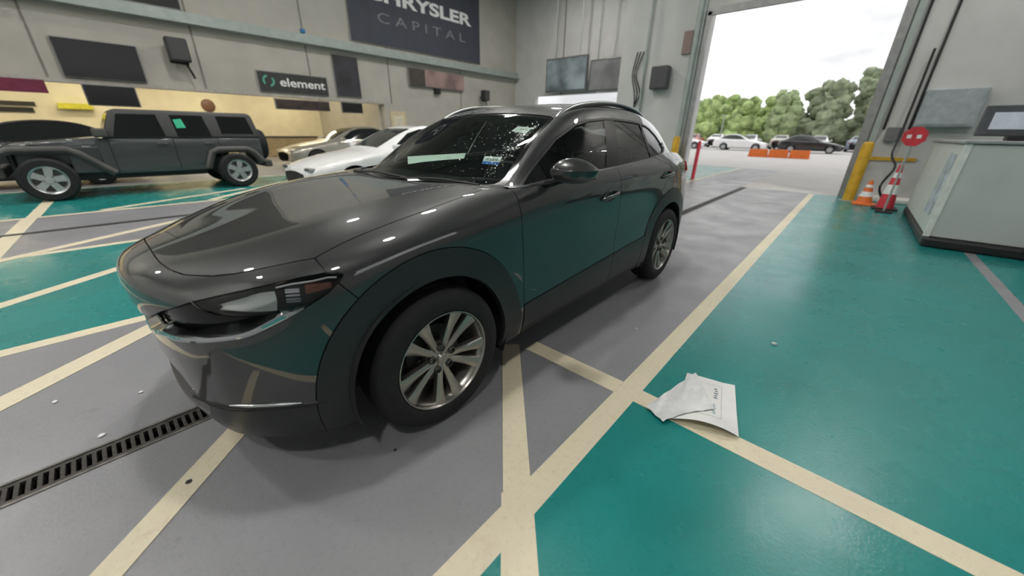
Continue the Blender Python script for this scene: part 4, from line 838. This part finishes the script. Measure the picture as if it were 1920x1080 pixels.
MB().box(-9.5, -6.42, 3.02, 4.6, .13, 1.28, .015).build('body', M_BOOTH2, t); MB().box(-6.42, -6.39, 3.03, 4.58, .14, 1.27).build('front_panel', M_BOOTH, t); MB().box(-9.55, -6.36, 2.98, 4.65, 1.28, 1.32, .012).build('counter_top', mat('counter_top', (.30, .31, .315), .4), t)
kp = MB().box(-9.45, -6.30, 3.0, 4.62, 0, .13, .03).build('kick_plate', M_BLK, t)
MB().box(-7.25, -6.75, 3.008, 3.022, .35, 1.15).build('side_poster', mat('blue_poster', (.42, .47, .52), .5, 0, .35, 6), t); MB().box(-6.44, -6.38, 3.0, 3.06, .13, 1.28).build('corner_trim', mat('corner_trim', (.68, .68, .66), .4), t)

t = thing('desk_monitor', 'dark framed monitor with a pale blue screen on the booth counter', 'monitor', (-6.85, 3.5, 1.32))
MB().box(-6.85, -6.78, 3.08, 3.95, 1.37, 1.72, .015).build('case', mat('monitor_case', (.085, .09, .10), .45), t); MB().box(-6.781, -6.774, 3.17, 3.9, 1.45, 1.64).build('screen', mat('pale_screen', (.40, .43, .48), .3, emit=(.5, .55, .62), estr=.25), t); MB().box(-6.9, -6.7, 3.35, 3.65, 1.32, 1.38, .01).build('stand', M_BLK, t)
tag(MB().box(EX, EX+.05, 2.15, 3.02, .86, .93).build('yellow_stripe', M_YEL), 'thin yellow rail strip on the end wall behind the cones', 'rail')
t = thing('wall_cabinet', 'blue grey metal cabinet on the end wall above the cones', 'cabinet', (EX, 3.0, 1.5)); MB().box(EX, EX+.3, 2.75, 3.6, 1.55, 2.25, .02).build('body', mat('cabinet_blue_grey', (.34, .38, .40), .5), t); MB().box(EX+.3, EX+.312, 2.8, 3.55, 1.6, 2.2).build('door', mat('cabinet_door', (.36, .40, .42), .45), t)
tag(MB().box(EX+.02, EX+.14, 2.38, 2.6, 1.25, 1.55, .02).build('door_switch', mat('switch_grey', (.16, .16, .165), .5)), 'dark grey door switch box right of the doorway', 'switch')
for lab, y in (('thin dark conduit beside the right door track', 2.32), ('second dark conduit right of the doorway', 2.72)):
    tag(MB().cyl((EX+.04, y, 1.5), (EX+.04, y, zt), .022, n=8).build('conduit', M_BLK, None, 50), lab, 'pipe')
cb = MB()
for k in range(4): cb.tube(spl([(-6.2, 3.98+.05*k, .2), (-6.12+.03*k, 3.85, .32+.05*k), (-6.05, 3.9+.04*k, .1), (-5.9+.05*k, 4.1, .03), (-6.1, 4.35, .03)], 5), .014, 5)
tag(cb.build('cable_bundle', M_BLK, None, 50), 'black cable tangle on the floor at the foot of the booth', 'cable')
# ------------------------------------------------------------------ paper on the floor
t = thing('paper_sheet', 'crumpled white printed sheet with a curled corner lying on the cream line', 'paper', (-1.0, 1.78, 0))
def patch(O, U_, V_, nu, nv, hf):
    V = []; O, U_, V_ = map(np.array, (O, U_, V_))
    for i in range(nv):
        for j in range(nu): a, b = j/(nu-1), i/(nv-1); p = O+U_*a+V_*b; V.append((p[0], p[1], .004+hf(a, b)))
    return V, grid_quads(nv, nu)
def quadpatch(c, nu, nv, hf):
    c = [np.array(p, float) for p in c]; V = []
    for i in range(nv):
        for j in range(nu): a, b = j/(nu-1), i/(nv-1); p = (c[0]*(1-a)+c[1]*a)*(1-b)+(c[3]*(1-a)+c[2]*a)*b; V.append((p[0], p[1], .0045+hf(a, b)))
    return V, grid_quads(nv, nu)
M_PAPER = mat('paper_white', (.72, .72, .71), .7, 0, .03, 9); M_PLAS = mat('plastic_film', (.66, .67, .68), .3, 0, .05, 10, .5, 40)
hs = lambda a, b: .050*max(0, (b-.45)/.55)**1.6*sin(pi*min(1, .12+.80*a))+.03*max(0, a-.75)*(1-b)+.002*(1+sin(5*a+3*b))*a
SH = [(-1.215, 1.645), (-1.27, 1.89), (-.835, 2.0), (-.735, 1.72)]
V, Q = quadpatch(SH, 14, 14, hs); subd(V, Q, 1, 'sheet', M_PAPER, t)
def onsheet(a0, a1, b0, b1, m, name):
    c = [np.array(p) for p in SH]; f = lambda a, b: (*((c[0]*(1-a)+c[1]*a)*(1-b)+(c[3]*(1-a)+c[2]*a)*b), .0060+hs(a, b)); n = 6
    V = [f(a0+(a1-a0)*j/n, b0+(b1-b0)*i/n) for i in range(n+1) for j in range(n+1)]; MB().add(V, grid_quads(n+1, n+1)).build(name, m, t)
M_INK = mat('ink_grey', (.16, .20, .22), .7); M_INKB = mat('ink_blue', (.30, .42, .50), .7)
for q in ((.74, .745, .12, .80), (.30, .74, .795, .80), (.30, .74, .12, .124)): onsheet(*q, M_INK, 'printed_border')
for k in range(5): onsheet(.60+.012*(k % 2), .66+.01*(k % 3), .18+.045*k, .205+.045*k, M_INK, 'printed_mark')
for k in range(6): onsheet(.60, .63+.01*(k % 3), .50+.04*k, .525+.04*k, M_INKB, 'printed_mark')
onsheet(.40, .50, .62, .72, M_INKB, 'printed_picture')
t = thing('plastic_sleeve', 'wrinkled translucent white plastic sleeve lying over the printed sheet', 'sleeve', (-.98, 1.68, .01))
hp_ = lambda a, b: .014+.006*sin(9*a+4*b)*sin(7*b)+.004*sin(23*a)*cos(19*b)+.018*max(0, .15-a)
V, Q = quadpatch([(-.735, 1.585), (-1.235, 1.685), (-.965, 1.86), (-.69, 1.695)], 18, 14, hp_)
cS = [np.array(p) for p in SH]; GS = np.array([(*((cS[0]*(1-a)+cS[1]*a)*(1-b)+(cS[3]*(1-a)+cS[2]*a)*b), hs(a, b)) for a in np.linspace(0, 1, 30) for b in np.linspace(0, 1, 30)])
def over(p):
    d2 = (GS[:, 0]-p[0])**2+(GS[:, 1]-p[1])**2; k = d2.argmin(); return (p[0], p[1], max(p[2], .0045+GS[k, 2]+.004+.25*(p[2]-.0045))) if d2[k] < .0012 else p
V = [over(p) for p in V]; subd(V, Q, 1, 'film', M_PLAS, t)
def scrap(label, x, y, s, m=None, h=.003):
    n = 7; V = [(x+s*(.6+.5*RNG.random())*cos(2*pi*k/n), y+s*(.6+.5*RNG.random())*sin(2*pi*k/n), .0028) for k in range(n)]; V += [(a, b, .0028+h*(.4+RNG.random())) for a, b, _ in V]
    tag(MB().add(V, [tuple(range(n))[::-1], tuple(range(n, 2*n))]+[(k, (k+1) % n, n+(k+1) % n, n+k) for k in range(n)]).build('paper_scrap', m or M_PAPER), label, 'scrap')
scrap('small white lump on the green floor behind the paper sheet', -1.98, 1.98, .020, h=.012); scrap('tiny white scrap beside the crossover sill', -1.52, 1.18, .010)
scrap('white paint fleck nearest the drain grate in front of the bumper', 1.18, -.22, .016); scrap('pale scrap on the grey floor left of the lower bumper', 1.02, -.50, .012); scrap('white chip below the diagonal line at the left', 1.33, -.72, .014)
scrap('black chip on the cream diagonal line before the bumper', .955, .386, .016, M_BLK); scrap('dark crumb beside the crossover front tyre', .30, .86, .008, M_BLK)
# ------------------------------------------------------------------ boxy off-roader
M_JEEP = mat('slate_grey_paint', (.062, .068, .072), .35, .3, .06, 200, coat=.6); M_JTOP = mat('grey_hardtop', (.050, .050, .050), .6, 0, .1, 60); M_JFL = mat('flare_plastic', (.075, .073, .070), .55); M_RIM = mat('silver_rim', (.55, .56, .57), .35, .85, .05, 10)
J = thing('offroader_car', 'dark slate grey boxy four-door off-roader with green window sticker', 'car', (0, -9.8, 0))
NY, FY = -9.12, -10.62
def taper(polyxz, zb, zt_, k):     # side polygon extruded in y, narrowing upward
    n = len(polyxz); V = []
    for s in (0, 1):
        for x, z in polyxz: a = k*max(0, z-zb)/(zt_-zb); V.append((x, (NY-a) if s == 0 else (FY+a), z))
    return V, [tuple(range(n)), tuple(range(n, 2*n))[::-1]]+[(i, (i+1) % n, n+(i+1) % n, n+i) for i in range(n)]
def bev(V, F, b, name, m, par):
    bm = bmesh.new(); vs = [bm.verts.new(v) for v in V]; [bm.faces.new([vs[i] for i in f]) for f in F]; bmesh.ops.recalc_face_normals(bm, faces=bm.faces); bmesh.ops.bevel(bm, geom=list(bm.edges), offset=b, segments=3, affect='EDGES', profile=.5)
    me = bpy.data.meshes.new(name); bm.to_mesh(me); bm.free(); me.shade_smooth(); me.set_sharp_from_angle(angle=radians(50)); return link(name, me, m, par)
bev(*taper([(.62, .42), (.62, 1.10), (-2.20, 1.10), (-2.20, .52), (-2.05, .5), (-2.0, .80), (-1.22, .80), (-1.05, .42)], .4, 1.1, 0), .03, 'body', M_JEEP, J)
hv = [(.55, NY-.06, .60), (.55, NY-.06, 1.12), (1.72, NY-.16, 1.00), (1.72, NY-.16, .60), (.55, FY+.06, .60), (.55, FY+.06, 1.12), (1.72, FY+.16, 1.00), (1.72, FY+.16, .60)]
bev(hv, [(0, 1, 2, 3), (7, 6, 5, 4), (1, 5, 6, 2), (3, 2, 6, 7), (0, 4, 5, 1), (0, 3, 7, 4)], .05, 'hood', M_JEEP, J)
bev(*taper([(.50, 1.10), (.28, 1.60), (.20, 1.645), (-2.08, 1.645), (-2.15, 1.60), (-2.24, 1.10)], 1.1, 1.65, .10), .05, 'hardtop', M_JTOP, J)
M_JGL = mat('offroader_glass', (.012, .014, .014), .08, 0, .1, 3, spec=.6)
def jwin(pts, name, m=M_JGL, d=.004):
    V = []
    for y_, in ((d,), (-.01,)):
        for x, z in pts: V.append((x, NY-.10*(z-1.1)/.55+y_, z))
    n = len(pts); return MB().add(V, [tuple(range(n)), tuple(range(n, 2*n))[::-1]]+[(i, (i+1) % n, n+(i+1) % n, n+i) for i in range(n)]).build(name, m, J)
jwin([(.34, 1.13), (.19, 1.55), (-.40, 1.56), (-.46, 1.13)], 'side_window'); w2 = jwin([(-.66, 1.13), (-.62, 1.56), (-1.18, 1.56), (-1.26, 1.13)], 'side_window'); jwin([(-1.46, 1.19), (-1.43, 1.56), (-2.02, 1.56), (-2.10, 1.19)], 'side_window')
o = jwin([(-.68, 1.30), (-.66, 1.47), (-.80, 1.49), (-.84, 1.31)], 'green_sticker', mat('green_sticker', (.04, .50, .28), .5), .009)
MB().add([(.495, NY-.06, 1.13), (.30, NY-.14, 1.57), (.30, FY+.14, 1.57), (.495, FY+.06, 1.13)], [(0, 1, 2, 3)]).build('windshield', M_JGL, J)
for x, xt in ((.44, .26), (-.55, -.50), (-1.35, -1.30)):
    MB().add([(x-.008, NY+.004, .46), (x+.008, NY+.004, .46), (x+.008, NY+.004, 1.1), (x-.008, NY+.004, 1.1)], [(0, 1, 2, 3)]).build('door_seam', M_BLK, J)
for x in (-.36, -1.16): MB().box(x-.09, x+.09, NY-.01, NY+.035, .97, 1.01, .012).build('door_handle', M_JFL, J)
def flare(pts, name='fender_flare'):
    MB().tube([(x, NY+.02, z) for x, z in pts], .07, 8, flat=.55, up=(0, 1, 0)).build(name, M_JFL, J, 50); MB().add([(x, y, z-.02) for x, z in pts for y in (NY+.08, NY-.3)], grid_quads(len(pts), 2)).build('arch_liner', M_BLK, J)
flare([(1.98, .60), (1.86, .84), (1.72, .90), (1.05, .90), (.90, .82), (.50, .44)]); flare([(-1.02, .46), (-1.18, .80), (-1.3, .85), (-1.88, .85), (-2.0, .78), (-2.16, .56)])
MB().box(1.72, 1.78, NY-.14, FY+.14, .55, 1.0, .03).build('grille', M_JEEP, J); MB().box(.95, 1.76, NY-.30, NY+.04, .86, .915, .02).build('fender_top', M_JFL, J); MB().box(.55, 1.05, NY-.2, NY-.03, .46, .95, .02).build('fender_side', M_JEEP, J); MB().box(1.88, 2.05, NY-.05, FY+.05, .42, .60, .03).build('front_bumper', M_JFL, J); MB().box(-2.38, -2.2, NY-.05, FY+.05, .42, .58, .03).build('rear_bumper', M_JFL, J); MB().box(-1.0, 1.7, NY-.2, FY+.2, .32, .45).build('chassis', M_BLK, J)
MB().box(.42, .62, NY-.0, NY+.17, 1.12, 1.28, .03).build('door_mirror', M_JFL, J)
for x, z in ((1.45, 1.0), (.95, 1.045)): MB().box(x-.04, x+.04, NY-.13, NY-.08, z-.02, z+.04, .012).build('hood_latch', M_SAT, J)
MB().box(.70, .82, NY-.055, NY-.045, .90, .96, .004).build('side_badge', M_SAT, J)
def bigwheel(par, x, y, z, r, s, axis='y', m=M_RIM):
    w = MB().lathe([(r*.60, .08), (r*.64, .12), (r*.9, .12), (r, .08), (r, -.08), (r*.9, -.12), (r*.6, -.1)], (0, 0, 0), axis, 40).mesh('tyre', 35)
    t_ = link('tyre', w, M_TYRE, par); t_.location = (x, y, z); t_.rotation_euler = (0, 0, 0 if s > 0 else pi)
    if axis == 'x': t_.rotation_euler = (0, 0, 0)
    g = MB().lathe([(0, .09), (r*.16, .092), (r*.2, .07), (r*.2, .05)], (0, 0, 0), axis, 40).mesh('rim', 35); ro = bpy.data.objects.new('rim', g); g.materials.append(m); COL.objects.link(ro); ro.parent = t_
    lo = MB().lathe([(r*.52, .06), (r*.56, .09), (r*.60, .108), (r*.64, .118)], (0, 0, 0), axis, 40).build('rim_lip', m, None, 35); lo.parent = t_; bo = MB().lathe([(0, .012), (r*.6, .012)], (0, 0, 0), axis, 32).build('rim_back', M_BRK, None); bo.parent = t_
    for k in range(5):
        a = 2*pi*k/5+.5; sp = MB()
        V = []
        for rr, w_ in ((r*.12, .05), (r*.40, .052), (r*.60, .07)):
            for dy in (.04, .085):
                for sg in (-1, 1):
                    u, v = rr*cos(a)-sg*w_*sin(a), rr*sin(a)+sg*w_*cos(a); V.append((u, dy, v) if axis == 'y' else (dy, u, v))
        F = []
        for i in range(2):
            b = i*4; F += [(b+2, b+3, b+7, b+6), (b, b+2, b+6, b+4), (b+1, b+5, b+7, b+3), (b, b+4, b+5, b+1)]
        so = sp.add(V, F).build('spoke', m, None); so.parent = t_
bigwheel(J, 1.40, -9.05, .385, .385, 1); bigwheel(J, -1.58, -9.05, .385, .385, 1); bigwheel(J, 1.40, -10.7, .385, .385, -1); bigwheel(J, -1.58, -10.7, .385, .385, -1)
sp_ = MB().lathe([(.05, -.13), (.2, -.13), (.33, -.12), (.37, -.06), (.37, .05), (.3, .1), (.05, .1)], (-2.36, -9.9, .93), 'x', 36).build('spare_wheel', M_TYRE, J, 40)
# ------------------------------------------------------------------ plain saloons
def saloon_proto(paint, glass):
    st = [  # x, half width, z bottom, z belt, z top, top half width
        (2.20, .50, .32, .52, .56, .40), (2.10, .72, .22, .60, .66, .55), (1.75, .86, .20, .70, .78, .60), (1.15, .90, .20, .82, .90, .62), (.70, .90, .20, .88, .97, .66), (.15, .90, .20, .92, 1.24, .60), (-.35, .90, .20, .93, 1.40, .56), (-1.0, .90, .20, .95, 1.43, .55), (-1.5, .89, .20, .97, 1.33, .55), (-1.95, .87, .22, .97, 1.09, .60), (-2.25, .80, .26, .93, 1.02, .58), (-2.42, .60, .34, .80, .90, .45)]
    c = Cage(); R = []
    for x, w, zb, zbelt, zt_, tw in st: R.append([(x, 0, zt_), (x, tw*.6, zt_-.008), (x, tw, zt_-.035), (x, w*.96, zbelt), (x, w, zbelt-.14), (x, w, (zb+zbelt)/2-.1), (x, w*.95, zb+.05), (x, w*.8, zb)])
    c.grid(R); V, Q = c.build(3, iters=2, damp=.6); S = soup_of(V, Q)
    if S.N[:, :, 2].mean() < 0: S.P = S.P[:, ::-1]; S.N = -S.N[:, ::-1]
    zb_ = lambda P: np.interp(-P[:, 0], [-.6, 0, 1.5, 2], [.93, .96, 1.0, 1.03])-P[:, 2]
    sd = poly([(.42, .97), (-.10, 1.27), (-.45, 1.36), (-1.05, 1.375), (-1.45, 1.28), (-1.82, 1.03), (-1.0, .99)], 'xz'); sidew = inter(sd, lambda P: .50-np.abs(P[:, 1]))
    wsh = poly([(.66, -.3), (.66, .55), (.05, .52), (-.22, .50), (-.25, -.3)], 'xy'); wsh = inter(wsh, lambda P: .98-P[:, 2]); rwn = inter(poly([(-1.42, -.3), (-1.42, .46), (-1.86, .5), (-1.88, -.3)], 'xy'), lambda P: 1.05-P[:, 2])
    W_ = union(disc(1.36, .31, .37), disc(-1.36, .31, .37))
    W_ = inter(W_, lambda P: .55-np.abs(P[:, 1]))
    body = trim(S, inv(sidew), inv(wsh), inv(rwn), inv(W_), gap=0)
    return dict(body=(body, paint), side_window=(trim(S, sidew, gap=0), glass), windshield=(trim(S, wsh, gap=0), glass), rear_window=(trim(S, rwn, gap=0), glass))
SALOON = {}
def saloon(label, x, y, paint, rz=0., group=None, simple=False, cat='car'):
    if paint.name not in SALOON:
        if 'base' not in SALOON: SALOON['base'] = saloon_proto(None, M_JGL)
        root = thing('saloon_car', label, cat, (0, 0, 0), group)
        for n_, (S, m) in SALOON['base'].items(): soup_obj(S, n_, paint if n_ == 'body' else M_JGL, root, .03 if n_ == 'body' else 0, 0 if n_ == 'body' else -.006)
        MB().box(-1.7, 1.7, -.72, .72, .18, .55).build('chassis', M_BLK, root)
        for wx in (1.36, -1.36):
            for s in (1, -1):
                bigwheel(root, wx, .80*s, .315, .315, s)
        for s in (1, -1):
            MB().box(2.02, 2.16, .42*s, .70*s, .56, .64, .03).build('headlight', M_SAT, root); MB().box(-2.40, -2.25, .45*s, .74*s, .74, .84, .02).build('tail_light', MATS['red_lens'], root); MB().box(.35, .52, .92*s, 1.05*s, .95, 1.05, .03).build('door_mirror', paint, root)
        SALOON[paint.name] = root; root.location = (x, y, 0); root.rotation_euler = (0, 0, rz)
        return root
    return dup(SALOON[paint.name], (x, y, 0), label, group, rz)
M_CW = mat('white_car_paint', (.80, .80, .80), .3, 0, .03, 5, coat=.8); M_CS = mat('champagne_silver_paint', (.42, .40, .34), .3, .6, .04, 100, coat=.8); M_CK = mat('black_car_paint', (.012, .012, .013), .2, .1, .1, 100, coat=.8); M_CR = mat('red_car_paint', (.45, .03, .03), .3, 0, .05, 5, coat=.8); M_CB = mat('blue_grey_car_paint', (.16, .20, .26), .3, .4, .05, 100, coat=.8)
saloon('white saloon in the far grey lane behind the crossover hood', -4.05, -6.2, M_CW); saloon('champagne silver saloon parked under the wall opening behind the off-roader', -6.1, -13.1, M_CS); saloon('black saloon behind the off-roader hood at the far left', 2.05, -12.4, M_CK)
# back bay furniture
def counter(label, x0, x1, y, h, m):
    t = thing('counter', label, 'counter', ((x0+x1)/2, y, 0)); MB().box(x0, x1, y-.35, y+.35, 0, h-.05, .01).build('body', m, t); MB().box(x0-.05, x1+.05, y-.4, y+.4, h-.05, h, .01).build('top', M_DASH, t)
counter('long pale counter at the back of the warm lit bay', 1.5, 6., -20.6, 1.05, mat('pale_counter', (.6, .55, .42), .6)); counter('low counter behind the silver saloon in the warm bay', -8.2, -4.6, -20.3, .95, mat('tan_counter', (.42, .34, .22), .6))
t = thing('wall_board', 'dark menu board high on the cream back wall at far left', 'board', (2.6, Y0, 2.)); MB().box(1.5, 3.6, Y0, Y0+.06, 1.98, 2.12).build('rail', M_DASH, t); MB().box(1.6, 2.5, Y0, Y0+.05, 1.75, 1.92).build('plate', M_DGREY, t)
tag(MB().box(.0, .95, Y0, Y0+.3, 1.9, 2.12, .03).build('light_box', mat('yellow_box', (.62, .58, .05), .5)), 'yellow box on the back wall above the black saloon', 'box')
t = thing('wall_clock', 'round brown clock plate on the back wall above the off-roader', 'clock', (-3.9, Y0, 2.2)); MB().lathe([(0, .06), (.24, .06), (.27, .04), (.28, 0)], (-3.9, Y0+.01, 2.28), 'y', 28).build('rim', mat('clock_brown', (.16, .08, .05), .5), t, 40)
t = struct(MB().box(-10.3, -9.45, WY, WY+.05, 0, 2.15).build('door_2', mat('cream_door', (.62, .52, .34), .6))); MB().box(-10.15, -9.6, WY+.05, WY+.06, 1.1, 1.95).build('panel', mat('door_panel', (.70, .64, .50), .4), t); MB().cyl((-10.2, WY+.05, 1.0), (-10.2, WY+.12, 1.0), .03, n=10).build('knob', M_SAT, t)
# ------------------------------------------------------------------ outdoors: cars, trees, poles
OC = [(-42, -17.5, M_CB, 0), (-42, -12., M_CW, 0), (-42, -6.6, M_CW, 0), (-42, -1.2, M_CK, 0), (-42, 4.2, M_CW, 0)]+[(-50, -23+3.1*k, [M_CW, M_CS, M_CW, M_CR, M_CW, M_CW, M_CS, M_CW, M_CB, M_CW][k], 1) for k in range(10)]
NM = {M_CW.name: 'white', M_CB.name: 'blue grey', M_CS.name: 'silver', M_CK.name: 'black', M_CR.name: 'red'}; ORD = ['first', 'second', 'third', 'fourth', 'fifth', 'sixth', 'seventh', 'eighth', 'ninth', 'tenth']; cn = [0, 0]
for i, (x, y, m, rw) in enumerate(OC):
    saloon('%s car in the %s row of the open lot, %s from the left' % (NM[m.name], ('near', 'far')[rw], ORD[cn[rw]]), x, y, m, pi/2 if rw == 0 else pi*(i % 2), 'cars in the open lot'); cn[rw] += 1
t = thing('barrier', 'orange water-filled barrier in the lot', 'barrier', (-30, -2.5, 0))
for k in range(3): MB().prism([(-3.6+1.15*k, 0), (-2.5+1.15*k, 0), (-2.55+1.15*k, .5), (-3.55+1.15*k, .5)], -30.2, -29.8, 'x').build('segment', M_ORG, t)
def leafmat(name, c): return mat(name, c, .75, 0, .45, .9, .9, 3.5, detail=8)
LM = [leafmat('hazed_bright_leaves', (.34, .44, .17)), leafmat('hazed_mid_leaves', (.29, .36, .18)), leafmat('hazed_dark_leaves', (.24, .28, .175))]  # distance haze put into the leaf colours: lifted and less saturated
def ico(n):
    bm = bmesh.new(); bmesh.ops.create_icosphere(bm, subdivisions=n, radius=1); V = np.array([v.co[:] for v in bm.verts]); F = [[v.index for v in f.verts] for f in bm.faces]; bm.free(); return V, F
IV, IF = ico(3)
def tree(label, x, y, h, w, m, seed):
    r = np.random.default_rng(seed); t = thing('broadleaf_tree', label, 'tree', (x, y, 0), 'trees beyond the lot'); MB().tube([(x, y, 0), (x+.1, y, h*.3), (x, y+.15, h*.6)], [.28, .22, .1], 8).build('trunk', mat('bark', (.10, .075, .05), .9), t)
    cr = MB()
    for k in range(24):
        a = r.random()*2*pi; f = (k+.5)/24; rad = w*.55*(r.random()**.5)*(1-.5*max(0, f-.4)); c = np.array([x+rad*cos(a), y+rad*sin(a), h*(.10+.76*f)]); s = w*r.uniform(.26, .44)*(1.1-.4*f)
        ph = r.random(6)*6; n_ = 1+.16*np.sin(IV[:, 0]*6+ph[0])*np.sin(IV[:, 1]*6+ph[1])+.12*np.sin(IV[:, 2]*9+ph[2])*np.sin(IV[:, 0]*8+ph[3])+r.normal(0, .05, len(IV))
        cr.add((c+IV*n_[:, None]*s*np.array([1, 1, .85])).tolist(), IF)
    cr.build('crown', m, t, 70)
sd = 40
for rw, (tx, ya, dy, n_) in enumerate(((-66, -27, 5., 8), (-72, -31.5, 5.4, 9), (-79, -35, 5.2, 10))):
    for k in range(n_):
        y = ya+dy*k; f = np.clip((y*70/-tx+22)/26, 0, 1); h = np.interp(y*66/-tx, [-40, -20, -10, -6, 0, 10], [7.6, 7.8, 7.2, 8.2, 10.2, 11.])*(-tx/70)*(1+.05*sin(k*2.3+rw)); m = 0 if f < .5 else (1 if f < .66 else 2); sd += 1
        tree('%s tree in the %s row beyond the lot, %s from left' % (('bright green', 'mid green', 'dull dark green')[m], ('front', 'middle', 'back')[rw], ORD[k]), tx, y, h, 2.8, LM[m], sd)
t = thing('lamp_post', 'thin grey lamp post standing in the lot', 'lamp post', (-45, -9.4, 0)); MB().cyl((-45, -9.4, 0), (-45, -9.4, 3.2), .06, .04, 10).build('pole', M_STEEL, t); MB().box(-45.2, -44.8, -9.55, -9.25, 3.15, 3.25, .02).build('head', M_STEEL, t)
struct(MB().box(-95, -80, -75, 60, -.3, 1.6).build('ground_bank', leafmat('hedge_bank', (.12, .17, .07))))
